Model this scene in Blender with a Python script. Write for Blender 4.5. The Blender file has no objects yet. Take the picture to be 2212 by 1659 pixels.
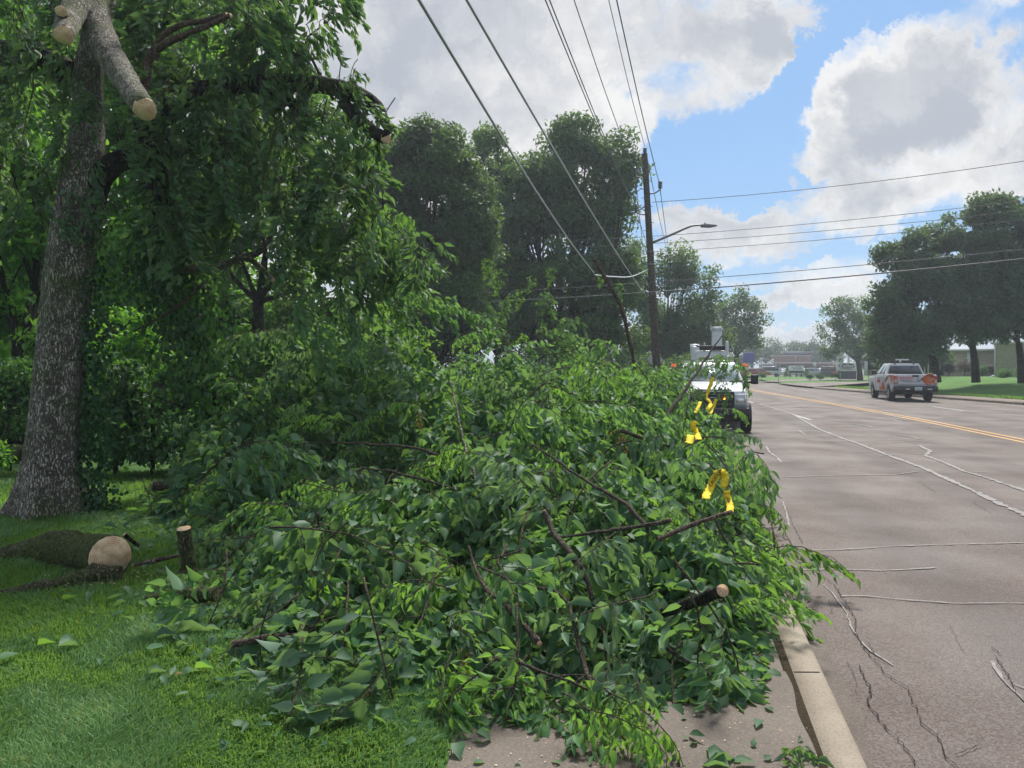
import bpy, bmesh, math, random
import numpy as np
from mathutils import Vector, Matrix
R = math.radians
random.seed(7)
rng = np.random.default_rng(7)
scene = bpy.context.scene
C = scene.collection

# ---------------------------------------------------------------- camera
CH = 1.75            # eye height above the road
cam_d = bpy.data.cameras.new('camera'); cam = bpy.data.objects.new('camera', cam_d); C.objects.link(cam)
cam.location = (0, 0, CH); cam.rotation_euler = (R(90), 0, 0)
cam_d.sensor_width = 36; cam_d.lens = 740/1024*36; cam_d.shift_y = -17/1024
cam_d.clip_start = 0.05; cam_d.clip_end = 4000
scene.camera = cam

# ---------------------------------------------------------------- render look
scene.view_settings.view_transform = 'Standard'
scene.view_settings.look = 'None'
scene.view_settings.exposure = 0.6
scene.view_settings.gamma = 1
scene.cycles.max_bounces = 6
scene.cycles.diffuse_bounces = 3
scene.cycles.transmission_bounces = 4
scene.cycles.transparent_max_bounces = 8

# ---------------------------------------------------------------- node helper
class NT:
    def __init__(s, tree): s.t = tree; s.n = tree.nodes; s.l = tree.links
    def node(s, typ, **kw):
        n = s.n.new(typ)
        for k, v in kw.items(): setattr(n, k, v)
        return n
    def put(s, inp, v):
        if hasattr(v, 'is_output') or isinstance(v, bpy.types.NodeSocket): s.l.new(v, inp)
        else: inp.default_value = v
    def math(s, op, a, b=None, c=None, clamp=False):
        n = s.node('ShaderNodeMath', operation=op); n.use_clamp = clamp
        s.put(n.inputs[0], a)
        if b is not None: s.put(n.inputs[1], b)
        if c is not None: s.put(n.inputs[2], c)
        return n.outputs[0]
    def vmath(s, op, a, b=None):
        n = s.node('ShaderNodeVectorMath', operation=op)
        s.put(n.inputs[0], a)
        if b is not None:
            if op == 'SCALE': s.put(n.inputs[3], b)
            else: s.put(n.inputs[1], b)
        return n.outputs[1] if op in ('LENGTH', 'DOT_PRODUCT') else n.outputs[0]
    def mix(s, f, a, b, blend='MIX'):
        n = s.node('ShaderNodeMix', data_type='RGBA', blend_type=blend)
        s.put(n.inputs[0], f); s.put(n.inputs[6], a); s.put(n.inputs[7], b)
        return n.outputs[2]
    def noise(s, vec=None, scale=5, detail=4, rough=.55, dist=0, out=0):
        n = s.node('ShaderNodeTexNoise')
        if vec is not None: s.l.new(vec, n.inputs['Vector'])
        n.inputs['Scale'].default_value = scale; n.inputs['Detail'].default_value = detail
        n.inputs['Roughness'].default_value = rough; n.inputs['Distortion'].default_value = dist
        return n.outputs[out]
    def ramp(s, f, stops):
        n = s.node('ShaderNodeValToRGB'); e = n.color_ramp.elements
        while len(e) > 1: e.remove(e[-1])
        e[0].position = stops[0][0]; e[0].color = col4(stops[0][1])
        for p, c in stops[1:]:
            x = e.new(p); x.color = col4(c)
        s.put(n.inputs[0], f); return n.outputs[0]
    def mapr(s, v, a, b, c, d, smooth=False):
        n = s.node('ShaderNodeMapRange'); n.clamp = True
        if smooth: n.interpolation_type = 'SMOOTHSTEP'
        s.put(n.inputs[0], v)
        for i, x in enumerate((a, b, c, d)): n.inputs[i+1].default_value = x
        return n.outputs[0]
def col4(c):
    if isinstance(c, (int, float)): c = (c, c, c)
    return (c[0], c[1], c[2], 1)

# ---------------------------------------------------------------- world: sky and broken cloud
SUN_EL, SUN_AZ = 54, 20        # degrees; azimuth from +Y towards +X
w = bpy.data.worlds.new('World'); scene.world = w; w.use_nodes = True
t = NT(w.node_tree); t.n.clear()
sky = t.node('ShaderNodeTexSky', sky_type='NISHITA'); sky.sun_disc = False
sky.sun_elevation = R(SUN_EL); sky.sun_rotation = R(SUN_AZ)
sky.air_density = 1.2; sky.dust_density = 0.6; sky.ozone_density = 2.5
geo = t.node('ShaderNodeTexCoord').outputs['Generated']
dirn = t.vmath('NORMALIZE', geo)
sep = t.node('ShaderNodeSeparateXYZ'); t.l.new(dirn, sep.inputs[0])
dx, dy, dz = sep.outputs
ay = t.math('MAXIMUM', t.math('ABSOLUTE', dy), .05)
cmb = t.node('ShaderNodeCombineXYZ')
t.l.new(t.math('DIVIDE', dx, ay), cmb.inputs[0]); t.l.new(t.math('DIVIDE', dz, ay), cmb.inputs[1])
t.l.new(t.math('SIGN', dy), cmb.inputs[2])
q = cmb.outputs[0]
# soft warp so that no cloud edge follows an ellipse
wv = t.node('ShaderNodeTexNoise'); t.l.new(q, wv.inputs['Vector']); wv.inputs['Scale'].default_value = 7
wv.inputs['Detail'].default_value = 8; wv.inputs['Roughness'].default_value = .66
warp = t.vmath('SCALE', t.vmath('SUBTRACT', wv.outputs['Color'], (.5, .5, .5)), .26)
warpxy = t.vmath('MULTIPLY', warp, (1, .8, 0))
qw = t.vmath('ADD', q, warpxy)
def D2Q(U, V): return ((U-1106)/1598.5, (793-V)/1598.5)
def blob(U, V, ru, rv, ang, amp):
    m = t.node('ShaderNodeMapping', vector_type='TEXTURE')
    x, y = D2Q(U, V)
    m.inputs['Location'].default_value = (x, y, 1)
    m.inputs['Rotation'].default_value = (0, 0, R(ang))
    m.inputs['Scale'].default_value = (ru/1598.5, rv/1598.5, 1)
    t.l.new(qw, m.inputs['Vector'])
    ln = t.vmath('LENGTH', m.outputs[0])
    return t.mapr(ln, 0.25, 1.15, amp, 0, True)
pc = t.node('ShaderNodeCombineXYZ')
zz = t.math('ADD', t.math('MAXIMUM', dz, 0), .10)
t.l.new(t.math('DIVIDE', dx, zz), pc.inputs[0]); t.l.new(t.math('DIVIDE', dy, zz), pc.inputs[1])
p = pc.outputs[0]
n1 = t.noise(p, 1.1, 9, .58, .3)
n2 = t.noise(q, 9, 7, .62, .2)
n2b = t.noise(q, 3.1, 3, .55, .2)
cov = t.math('ADD', t.math('MULTIPLY', t.math('SUBTRACT', n1, .5), .85), t.math('MULTIPLY', t.math('SUBTRACT', n2, .5), 1.1))
cov = t.math('ADD', cov, .30)
SKYB = [  # display pixel centre, radii, turn, amount
 (1560, 340, 210, 120, 25, -.95), (1690, 190, 230, 60, 50, -.80), (1830, 75, 230, 42, 25, -.7), (1440, 450, 90, 60, 0, -.45),
 (2180, 60, 120, 60, 0, -.35), (735, 130, 120, 150, 0, -.22), (1770, 685, 190, 24, 3, -.75), (1480, 590, 130, 40, 5, -.35), (1650, 415, 160, 22, 10, -.5), (1780, 545, 220, 20, 8, -.5), (2050, 500, 150, 30, 20, -.4), (1560, 640, 130, 22, 3, -.45),
 (1990, 610, 150, 40, 5, -.25), (1700, 560, 200, 18, 3, -.22), (2170, 420, 60, 70, 0, -.3), (1350, 760, 300, 30, 0, -.2),
 (1950, 215, 300, 120, 33, .85), (2120, 330, 200, 110, 30, .35), (1560, 480, 180, 55, -4, .40), (1850, 450, 180, 60, 12, .45), (1330, 330, 140, 160, 0, .3),
 (1600, 80, 260, 90, 0, .5), (1020, 160, 420, 330, 0, .62), (500, 300, 600, 400, 0, .4), (1750, 640, 230, 30, 6, .30), (1700, 735, 200, 26, 4, .25)]
for b in SKYB: cov = t.math('ADD', cov, blob(*b))
mask = t.mapr(cov, .06, .50, 0, 1, True)
thick = t.mapr(cov, .34, 1.15, 0, 1, True)
# silver rims, darker grey-blue bellies; brighter towards the hidden sun
sunv = (math.sin(R(SUN_AZ))*math.cos(R(SUN_EL)), math.cos(R(SUN_AZ))*math.cos(R(SUN_EL)), math.sin(R(SUN_EL)))
sd = t.vmath('DOT_PRODUCT', dirn, sunv)
glow = t.mapr(sd, .45, 1.0, 0, 1, True)
puff = t.mapr(t.noise(qw, 11, 8, .68, .6), .36, .66, 0, 1)
shade = t.math('ADD', t.math('MULTIPLY', thick, .75), t.math('MULTIPLY', puff, .48))
shade = t.math('ADD', shade, t.math('MULTIPLY', t.math('SUBTRACT', n2b, .5), 1.9))
shade = t.math('ADD', shade, blob(1560, 60, 300, 100, 0, .35))
shade = t.math('ADD', shade, blob(1960, 290, 230, 70, 30, .55))
shade = t.math('ADD', shade, blob(1050, 260, 420, 260, 0, -.55))
shade = t.math('ADD', shade, blob(1750, 70, 160, 60, 0, .35), clamp=True)
cloudc = t.ramp(shade, [(0, (.60, .595, .59)), (.28, (.49, .492, .50)), (.6, (.36, .375, .41)), (1, (.25, .275, .33))])
cloudc = t.mix(t.math('MULTIPLY', glow, .30), cloudc, (.60, .60, .605, 1))
skyc = t.mix(1.0, sky.outputs[0], (.105, .115, .125, 1), 'MULTIPLY')
skyc = t.mix(.75, skyc, (.14, .27, .47, 1))
final = t.mix(mask, skyc, cloudc)
# below the horizon: dull ground tone
final = t.mix(t.mapr(dz, -.02, 0.0, 1, 0), final, (.12, .13, .10, 1))
bg = t.node('ShaderNodeBackground'); t.l.new(final, bg.inputs[0]); bg.inputs[1].default_value = 1.0
wo = t.node('ShaderNodeOutputWorld'); t.l.new(bg.outputs[0], wo.inputs[0])

sl = bpy.data.lights.new('sun', 'SUN'); sl.energy = 4.2; sl.angle = R(13); sl.color = (1, .96, .88)
so = bpy.data.objects.new('sun', sl); C.objects.link(so)
so.rotation_euler = Vector(sunv).to_track_quat('Z', 'Y').to_euler(); so.location = (0, 0, 60)

# ---------------------------------------------------------------- placing from the photograph (display px 2212 x 1659)
F = 1598.5
def W(U, V, d): return np.array(((U-1106)/F*d, d, CH-(V-793)/F*d))
def G(U, V, z=0.0):
    d = F*(CH-z)/(V-793); return np.array(((U-1106)/F*d, d, z))

# ---------------------------------------------------------------- mesh builder
class MB:
    def __init__(s): s.V = []; s.F = []; s.MI = []; s.T = []; s.n = 0; s.Q = []; s.QM = []; s.TR = []; s.TM = []
    def add(s, V, faces=None, quads=None, tris=None, mi=0, tint=.5):
        V = np.asarray(V, dtype=np.float64).reshape(-1, 3)
        if faces is not None:
            for f in faces: s.F.append([i+s.n for i in f]); s.MI.append(mi)
        if quads is not None and len(quads): s.Q.append(np.asarray(quads)+s.n); s.QM.append(np.full(len(quads), mi))
        if tris is not None and len(tris): s.TR.append(np.asarray(tris)+s.n); s.TM.append(np.full(len(tris), mi))
        s.V.append(V)
        s.T.append(np.full(len(V), tint) if np.isscalar(tint) else np.asarray(tint))
        s.n += len(V)
        return s
    def mesh(s, name, mats, smooth=False, origin=None, sharp=None):
        V = np.concatenate(s.V) if s.V else np.zeros((0, 3))
        if origin is not None: V = V-np.asarray(origin)
        me = bpy.data.meshes.new(name)
        loops, starts, mi = [], [], []; off = 0
        if s.Q:
            Q = np.concatenate(s.Q); loops.append(Q.ravel()); starts.append(np.arange(len(Q))*4); off = len(Q)*4; mi.append(np.concatenate(s.QM))
        if s.TR:
            Tt = np.concatenate(s.TR); loops.append(Tt.ravel()); starts.append(off+np.arange(len(Tt))*3); off += len(Tt)*3; mi.append(np.concatenate(s.TM))
        if s.F:
            ln = np.array([len(f) for f in s.F]); loops.append(np.concatenate([np.array(f) for f in s.F]))
            starts.append(off+np.concatenate(([0], np.cumsum(ln)[:-1]))); mi.append(np.array(s.MI))
        L = np.concatenate(loops).astype(np.int32); S = np.concatenate(starts).astype(np.int32); MI = np.concatenate(mi).astype(np.int32)
        me.vertices.add(len(V)); me.vertices.foreach_set('co', V.astype(np.float32).ravel())
        me.loops.add(len(L)); me.loops.foreach_set('vertex_index', L)
        me.polygons.add(len(S)); me.polygons.foreach_set('loop_start', S)
        me.polygons.foreach_set('material_index', MI)
        if smooth: me.polygons.foreach_set('use_smooth', np.ones(len(S), dtype=bool))
        a = me.attributes.new('tint', 'FLOAT', 'POINT'); a.data.foreach_set('value', np.concatenate(s.T).astype(np.float32))
        me.update(calc_edges=True)
        for m in (mats if isinstance(mats, (list, tuple)) else [mats]): me.materials.append(m)
        if smooth and sharp: me.set_sharp_from_angle(angle=R(sharp))
        return me
    def build(s, name, mats, parent=None, smooth=False, origin=None, sharp=None, loc=None):
        if origin is None and parent is not None and parent.get('_org'): origin = parent['_org']
        o = bpy.data.objects.new(name, s.mesh(name, mats, smooth, origin, sharp)); C.objects.link(o)
        if parent is not None: o.parent = parent
        elif origin is not None: o.location = origin
        if loc is not None: o.location = loc
        return o
def tag(o, label=None, cat=None, group=None, kind=None):
    if label: o['label'] = label
    if cat: o['category'] = cat
    if group: o['group'] = group
    if kind: o['kind'] = kind
    return o
ORG = {}
def thing(name, loc, label, cat, group=None, rz=0):
    o = bpy.data.objects.new(name, None); C.objects.link(o); o.location = tuple(float(v) for v in loc); o.rotation_euler = (0, 0, rz)
    o.empty_display_size = .2
    return tag(o, label, cat, group)
def copy_tree(o, parent=None):
    c = o.copy(); C.objects.link(c); c.parent = parent
    for ch in list(o.children): copy_tree(ch, c)
    return c
def smooth01(x): x = min(1, max(0, x)); return x*x*(3-2*x)

def box(mb, c, s, bev=0, mi=0, rz=0, rx=0, ry=0, tint=.5):
    bm = bmesh.new(); bmesh.ops.create_cube(bm, size=1)
    for v in bm.verts: v.co = Vector((v.co.x*s[0], v.co.y*s[1], v.co.z*s[2]))
    if bev: bmesh.ops.bevel(bm, geom=bm.edges[:], offset=bev, segments=2, affect='EDGES', profile=.6)
    M = Matrix.Translation(Vector(c)) @ Matrix.Rotation(rz, 4, 'Z') @ Matrix.Rotation(ry, 4, 'Y') @ Matrix.Rotation(rx, 4, 'X')
    bmesh.ops.transform(bm, matrix=M, verts=bm.verts)
    bm.verts.index_update()
    mb.add([v.co[:] for v in bm.verts], faces=[[v.index for v in f.verts] for f in bm.faces], mi=mi, tint=tint); bm.free()
    return mb
def prism(mb, prof, x0, x1, bev=0, mi=0, axis='x', taper=None):
    """side outline (y, z) swept from x0 to x1; taper(z) scales x about 0"""
    bm = bmesh.new(); vs = [bm.verts.new((x0, y, z)) for y, z in prof]
    f = bm.faces.new(vs); r = bmesh.ops.extrude_face_region(bm, geom=[f])
    for v in r['geom']:
        if isinstance(v, bmesh.types.BMVert): v.co.x = x1
    bmesh.ops.recalc_face_normals(bm, faces=bm.faces)
    if bev:
        ed = [e for e in bm.edges if any(len(f.verts) == len(prof) for f in e.link_faces)]
        bmesh.ops.bevel(bm, geom=ed, offset=bev, segments=2, affect='EDGES', profile=.6)
    if taper:
        for v in bm.verts: v.co.x *= taper(v.co.y, v.co.z)
    bm.verts.index_update()
    out = []
    for v in bm.verts:
        x, y, z = v.co
        out.append((x, y, z) if axis == 'x' else (y, x, z))
    mb.add(out, faces=[[v.index for v in f.verts] for f in bm.faces], mi=mi); bm.free()
    return mb
def hexa(mb, B, T, bev=0, mi=0):
    """frustum from 4 bottom and 4 top points"""
    bm = bmesh.new(); vb = [bm.verts.new(p) for p in B]; vt = [bm.verts.new(p) for p in T]
    bm.faces.new(vb[::-1]); bm.faces.new(vt)
    for i in range(4): bm.faces.new((vb[i], vb[(i+1) % 4], vt[(i+1) % 4], vt[i]))
    bmesh.ops.recalc_face_normals(bm, faces=bm.faces)
    if bev: bmesh.ops.bevel(bm, geom=bm.edges[:], offset=bev, segments=3, affect='EDGES', profile=.6)
    bm.verts.index_update()
    mb.add([v.co[:] for v in bm.verts], faces=[[v.index for v in f.verts] for f in bm.faces], mi=mi); bm.free()
    return mb
def panel(mb, A, B, Cc, Dd, u0, u1, v0, v1, off=.006, th=.012, mi=0, corner=0, poly=None):
    """thin plate on the quad ABCD (A->B is u, A->D is v), facing cross(B-A, D-A)"""
    A, B, Cc, Dd = [np.array(p, float) for p in (A, B, Cc, Dd)]
    n = np.cross(B-A, Dd-A); n /= np.linalg.norm(n)
    P = lambda u, v: (A*(1-u)+B*u)*(1-v)+(Dd*(1-u)+Cc*u)*v
    if poly is None: poly = [(u0, v0), (u1, v0), (u1, v1), (u0, v1)]
    top = [P(u, v)+n*off for u, v in poly]; bot = [P(u, v)+n*(off-th) for u, v in poly]; k = len(poly)
    mb.add(top+bot, faces=[list(range(k)), list(range(2*k-1, k-1, -1))]+[[i, i+k, (i+1) % k+k, (i+1) % k] for i in range(k)], mi=mi)
    return mb
def frames(P):
    P = np.asarray(P, float); n = len(P)
    T = np.empty_like(P); T[1:-1] = P[2:]-P[:-2]; T[0] = P[1]-P[0]; T[-1] = P[-1]-P[-2]
    T /= np.linalg.norm(T, axis=1, keepdims=True)+1e-12
    ref = np.array((0, 0, 1.)) if abs(T[0, 2]) < .9 else np.array((1., 0, 0))
    U = np.empty_like(P); u = np.cross(T[0], ref); u /= np.linalg.norm(u)
    for i in range(n):
        u = u-T[i]*u.dot(T[i]); u /= np.linalg.norm(u)+1e-12; U[i] = u
    return T, U, np.cross(T, U)
def tube(mb, P, r, k=6, mi=0, cap=True, capmi=None, tint=.5, rough=0, ell=1):
    P = np.asarray(P, float); n = len(P); r = np.broadcast_to(np.asarray(r, float), (n,))
    T, U, B = frames(P); a = np.arange(k)*2*math.pi/k
    rr = r[:, None]*(1+(rng.random((n, k))-.5)*rough)
    V = P[:, None]+rr[..., None]*(np.cos(a)[None, :, None]*U[:, None]+np.sin(a)[None, :, None]*B[:, None]*ell)
    i = np.arange(n-1)[:, None]*k; j = np.arange(k)[None]; j2 = (j+1) % k
    Q = np.stack((i+j, i+j2, i+k+j2, i+k+j), -1).reshape(-1, 4)
    mb.add(V.reshape(-1, 3), quads=Q, mi=mi, tint=tint)
    if cap:
        base = mb.n-n*k
        cm = mi if capmi is None else capmi
        mb.F.append([base+x for x in range(k)][::-1]); mb.MI.append(cm)
        mb.F.append([base+(n-1)*k+x for x in range(k)]); mb.MI.append(cm)
    return mb
def spline(P, m=6):
    P = np.asarray(P, float); Q = np.vstack((2*P[0]-P[1], P, 2*P[-1]-P[-2])); out = []
    for i in range(1, len(Q)-2):
        for s in np.arange(m)/m:
            a, b, c, d = Q[i-1:i+3]
            out.append(.5*((2*b)+(-a+c)*s+(2*a-5*b+4*c-d)*s*s+(-a+3*b-3*c+d)*s**3))
    out.append(P[-1]); return np.array(out)
def cyl(mb, c, r, h, axis='x', k=20, mi=0, r2=None, cap=True):
    e = {'x': (1, 0, 0), 'y': (0, 1, 0), 'z': (0, 0, 1)}[axis]; e = np.array(e, float); c = np.array(c, float)
    tube(mb, [c-e*h/2, c+e*h/2], [r, r if r2 is None else r2], k, mi, cap); return mb
def text_mesh(s, size, mat, depth=.004, bold=False):
    cu = bpy.data.curves.new('lettering', 'FONT'); cu.body = s; cu.size = size; cu.extrude = depth; cu.align_x = 'CENTER'; cu.align_y = 'CENTER'
    if bold: cu.offset = size*.02
    cu.resolution_u = 2
    o = bpy.data.objects.new('tmp', cu); C.objects.link(o); bpy.context.view_layer.update()
    me = bpy.data.meshes.new_from_object(o); bpy.data.objects.remove(o); me.materials.clear(); me.materials.append(mat); me.name = 'lettering'
    return me
def put_text(s, size, mat, parent, loc, rot, bold=False, sx=1, name='lettering'):
    o = bpy.data.objects.new(name, text_mesh(s, size, mat, bold=bold)); C.objects.link(o); o.parent = parent; o.location = loc; o.rotation_euler = rot; o.scale = (sx, 1, 1)
    return o

# ---------------------------------------------------------------- materials
def mat(name, base=(.5, .5, .5), rough=.6, metal=0, spec=.5, emit=None, es=1, alpha=None, coat=0):
    m = bpy.data.materials.new(name); m.use_nodes = True; b = m.node_tree.nodes['Principled BSDF']
    b.inputs['Base Color'].default_value = col4(base); b.inputs['Roughness'].default_value = rough; b.inputs['Metallic'].default_value = metal
    b.inputs['Specular IOR Level'].default_value = spec; b.inputs['Coat Weight'].default_value = coat
    if emit: b.inputs['Emission Color'].default_value = col4(emit); b.inputs['Emission Strength'].default_value = es
    return m
def pmat(name, f, rough=.7, spec=.4, metal=0):
    m = mat(name, rough=rough, spec=spec, metal=metal); t = NT(m.node_tree); b = m.node_tree.nodes['Principled BSDF']
    obj = t.node('ShaderNodeTexCoord').outputs['Object']; f(t, b, obj); return m
def bump(t, b, h, strength=.5, dist=.02):
    n = t.node('ShaderNodeBump'); n.inputs['Strength'].default_value = strength; n.inputs['Distance'].default_value = dist
    t.l.new(h, n.inputs['Height']); t.l.new(n.outputs[0], b.inputs['Normal'])
def paint(name, c, rough=.35, dirt=.15, coat=.3):
    def f(t, b, o):
        n = t.noise(o, 3, 5, .6); c2 = tuple(x*(1-dirt) for x in c)
        t.l.new(t.mix(t.mapr(n, .4, .7, 0, 1), col4(c), col4(c2)), b.inputs['Base Color'])
        t.l.new(t.mapr(n, .3, .7, rough, rough+.15), b.inputs['Roughness']); b.inputs['Coat Weight'].default_value = coat
    return pmat(name, f)

def leafmat(name, dark, mid, light, under=None, trans=.38, yellow=0, rough=.55):
    m = bpy.data.materials.new(name); m.use_nodes = True; t = NT(m.node_tree); t.n.clear()
    at = t.node('ShaderNodeAttribute', attribute_name='tint').outputs['Fac']
    oi = t.node('ShaderNodeObjectInfo').outputs['Random']
    g = t.node('ShaderNodeNewGeometry')
    tc = t.node('ShaderNodeTexCoord').outputs['Object']
    v = t.math('ADD', at, t.math('MULTIPLY', t.math('SUBTRACT', oi, .5), .42))
    v = t.math('ADD', v, t.math('MULTIPLY', t.math('SUBTRACT', t.noise(tc, 1.3, 3), .5), .5), clamp=True)
    st = [(0, dark), (.5, mid), (.93, light)]
    if yellow: st += [(1-yellow*.3, (.30, .30, .03)), (1, (.34, .26, .04))]
    c = t.ramp(v, st)
    c = t.mix(t.mapr(t.noise(tc, 45, 3), .45, .75, 0, .35), c, col4(tuple(x*.62 for x in mid)))
    und = under or tuple(x*1.25+.02 for x in mid)
    cf = t.mix(t.math('MULTIPLY', g.outputs['Backfacing'], .6), c, col4(und))
    pb = t.node('ShaderNodeBsdfPrincipled'); t.l.new(cf, pb.inputs['Base Color']); pb.inputs['Roughness'].default_value = rough; pb.inputs['Specular IOR Level'].default_value = .26
    tr = t.node('ShaderNodeBsdfTranslucent'); tcx = t.mix(.5, c, col4((light[0]*1.5, light[1]*1.3, light[2]*.5)))
    t.l.new(t.mix(1, tcx, (1.5, 1.5, 1.2, 1), 'MULTIPLY'), tr.inputs[0])
    ms = t.node('ShaderNodeMixShader'); ms.inputs[0].default_value = trans
    t.l.new(pb.outputs[0], ms.inputs[1]); t.l.new(tr.outputs[0], ms.inputs[2])
    o = t.node('ShaderNodeOutputMaterial'); t.l.new(ms.outputs[0], o.inputs[0]); return m
M_LEAF = leafmat('mulberry_leaf', (.034, .094, .042), (.078, .182, .080), (.15, .30, .11), (.20, .29, .20))
M_LEAF2 = leafmat('fresh_leaf', (.045, .125, .030), (.095, .235, .060), (.19, .37, .09), (.19, .30, .14), trans=.42)
M_LEAF3 = leafmat('dull_leaf', (.038, .094, .050), (.080, .170, .092), (.14, .25, .13), (.20, .28, .21))
M_DRYLEAF = leafmat('dry_leaf', (.10, .07, .03), (.17, .12, .05), (.25, .19, .07))
M_HANG = leafmat('hanging_leaf', (.023, .070, .034), (.054, .135, .062), (.115, .225, .085), (.14, .21, .13), trans=.38)
M_WOODS = leafmat('woodland_leaf', (.026, .085, .022), (.060, .175, .034), (.15, .34, .055), trans=.46)
M_SHRUB = leafmat('shrub_leaf', (.018, .060, .022), (.042, .120, .040), (.09, .21, .055), trans=.38)
M_IVY = leafmat('ivy_leaf', (.012, .045, .016), (.022, .075, .025), (.045, .12, .035), trans=.2, rough=.3)
M_TREE = leafmat('maple_leaf', (.026, .066, .030), (.058, .126, .050), (.11, .20, .07), trans=.36)
M_TREE2 = leafmat('pear_leaf', (.028, .068, .036), (.058, .122, .056), (.105, .185, .078), trans=.36)
M_FAR = leafmat('far_leaf', (.030, .065, .035), (.050, .100, .05), (.08, .14, .06), trans=.3)
M_PURP = leafmat('purple_leaf', (.03, .02, .025), (.06, .04, .045), (.12, .09, .08), trans=.2)

def bark(name, dark, mid, light, moss=0.0, scale=1.0):
    def f(t, b, o):
        m = t.node('ShaderNodeMapping'); m.inputs['Scale'].default_value = (26*scale, 26*scale, 5.5*scale); t.l.new(o, m.inputs[0])
        v = t.node('ShaderNodeTexVoronoi', feature='DISTANCE_TO_EDGE'); wob = t.vmath('ADD', m.outputs[0], t.vmath('SCALE', t.noise(o, 11*scale, 6, .65, 0, 1), 2.2))
        t.l.new(wob, v.inputs['Vector']); v.inputs['Scale'].default_value = 1.6
        crack = t.mapr(v.outputs[0], 0, .22, 0, 1)
        n = t.noise(o, 9*scale, 8, .7)
        c = t.ramp(t.math('MULTIPLY_ADD', n, .62, t.math('MULTIPLY', crack, .19)), [(.36, dark), (.47, mid), (.60, light)])
        if moss:
            g = t.math('MULTIPLY', t.mapr(t.noise(o, 2.2, 5, .65), .55-moss*.3, .75-moss*.3, 0, 1), .85)
            c = t.mix(g, c, t.ramp(t.noise(o, 40, 3), [(.35, (.04, .075, .016)), (.65, (.15, .20, .045))]))
        t.l.new(c, b.inputs['Base Color'])
        h = t.math('ADD', crack, t.math('MULTIPLY', n, .8)); bump(t, b, h, 1.0, .05/scale)
    return pmat(name, f, .9, .2)
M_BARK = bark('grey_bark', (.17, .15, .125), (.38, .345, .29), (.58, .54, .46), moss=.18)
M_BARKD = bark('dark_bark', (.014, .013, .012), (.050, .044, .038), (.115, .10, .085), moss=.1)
M_BARKM = bark('mossy_bark', (.05, .045, .028), (.15, .125, .08), (.30, .26, .18), moss=.62, scale=1.5)
M_BARKB = bark('brown_bark', (.08, .055, .04), (.21, .155, .12), (.36, .29, .23), scale=2.5)
M_TWIG = bark('twig_bark', (.06, .05, .038), (.16, .125, .095), (.30, .25, .20), scale=4)
M_TWIGG = mat('green_twig', (.13, .17, .06), .6)
def cutwood(t, b, o):
    wv = t.node('ShaderNodeTexNoise'); n = t.noise(o, 14, 4)
    ln = t.vmath('LENGTH', t.vmath('ADD', o, t.vmath('SCALE', t.noise(o, 6, 3, .5, 0, 1), .02)))
    s = t.math('SINE', t.math('MULTIPLY', ln, 420)); k = t.math('MULTIPLY', s, .12)
    c = t.ramp(t.math('ADD', n, k), [(.3, (.36, .22, .12)), (.5, (.58, .41, .25)), (.68, (.70, .54, .36))])
    c = t.mix(t.mapr(t.vmath('LENGTH', o), .012, .05, .35, 0), c, (.30, .17, .08, 1))
    t.l.new(c, b.inputs['Base Color']); bump(t, b, t.noise(o, 90, 3), .2, .004)
M_CUT = pmat('fresh_cut_wood', cutwood, .75, .2)
M_SPLIT = pmat('torn_wood', lambda t, b, o: t.l.new(t.ramp(t.noise(o, 30, 4), [(.3, (.38, .19, .08)), (.7, (.66, .42, .22))]), b.inputs['Base Color']), .8, .2)

def asphalt(t, b, o):
    big = t.noise(o, .45, 5, .6); mid = t.noise(o, 5, 5, .6)
    v = t.node('ShaderNodeTexVoronoi'); t.l.new(o, v.inputs['Vector']); v.inputs['Scale'].default_value = 95
    v2 = t.node('ShaderNodeTexVoronoi'); t.l.new(o, v2.inputs['Vector']); v2.inputs['Scale'].default_value = 55
    stone = t.mapr(t.vmath('DOT_PRODUCT', v.outputs['Color'], (.34, .33, .33)), .3, .8, 0, 1)
    c = t.mix(t.mapr(big, .35, .65, 0, 1), (.078, .054, .046, 1), (.110, .080, .069, 1))
    c = t.mix(t.math('MULTIPLY', t.mapr(mid, .4, .7, 0, 1), .3), c, (.066, .056, .052, 1))
    c = t.mix(t.math('MULTIPLY', stone, .5), c, (.22, .19, .17, 1))
    pit = t.mapr(v2.outputs['Distance'], .0, .35, 1, 0)
    c = t.mix(t.math('MULTIPLY', t.mapr(t.noise(o, 38, 3), .55, .7, 0, 1), .45), c, (.055, .048, .045, 1))
    # tyre-worn lanes and oil drip bands that follow the lanes
    sp = t.node('ShaderNodeSeparateXYZ'); t.l.new(o, sp.inputs[0])
    lane = t.math('SINE', t.math('MULTIPLY', t.math('SUBTRACT', sp.outputs[0], t.math('MULTIPLY', sp.outputs[1], .205)), 3.4))
    c = t.mix(t.math('MULTIPLY', t.mapr(t.math('ADD', lane, t.noise(o, 1.2, 5)), .2, 1.6, 0, 1, True), .38), c, (.050, .040, .037, 1))
    c = t.mix(t.math('MULTIPLY', t.mapr(t.noise(o, .9, 6, .7, 1.0), .60, .70, 0, 1), .5), c, (.040, .033, .030, 1))
    t.l.new(c, b.inputs['Base Color'])
    t.l.new(t.mapr(t.noise(o, .8, 4), .35, .65, .62, .85), b.inputs['Roughness']); b.inputs['Specular IOR Level'].default_value = .3
    bump(t, b, t.math('ADD', v.outputs['Distance'], t.noise(o, 60, 3)), .55, .006)
M_ASPH = pmat('worn_asphalt', asphalt, .62, .4)
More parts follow.
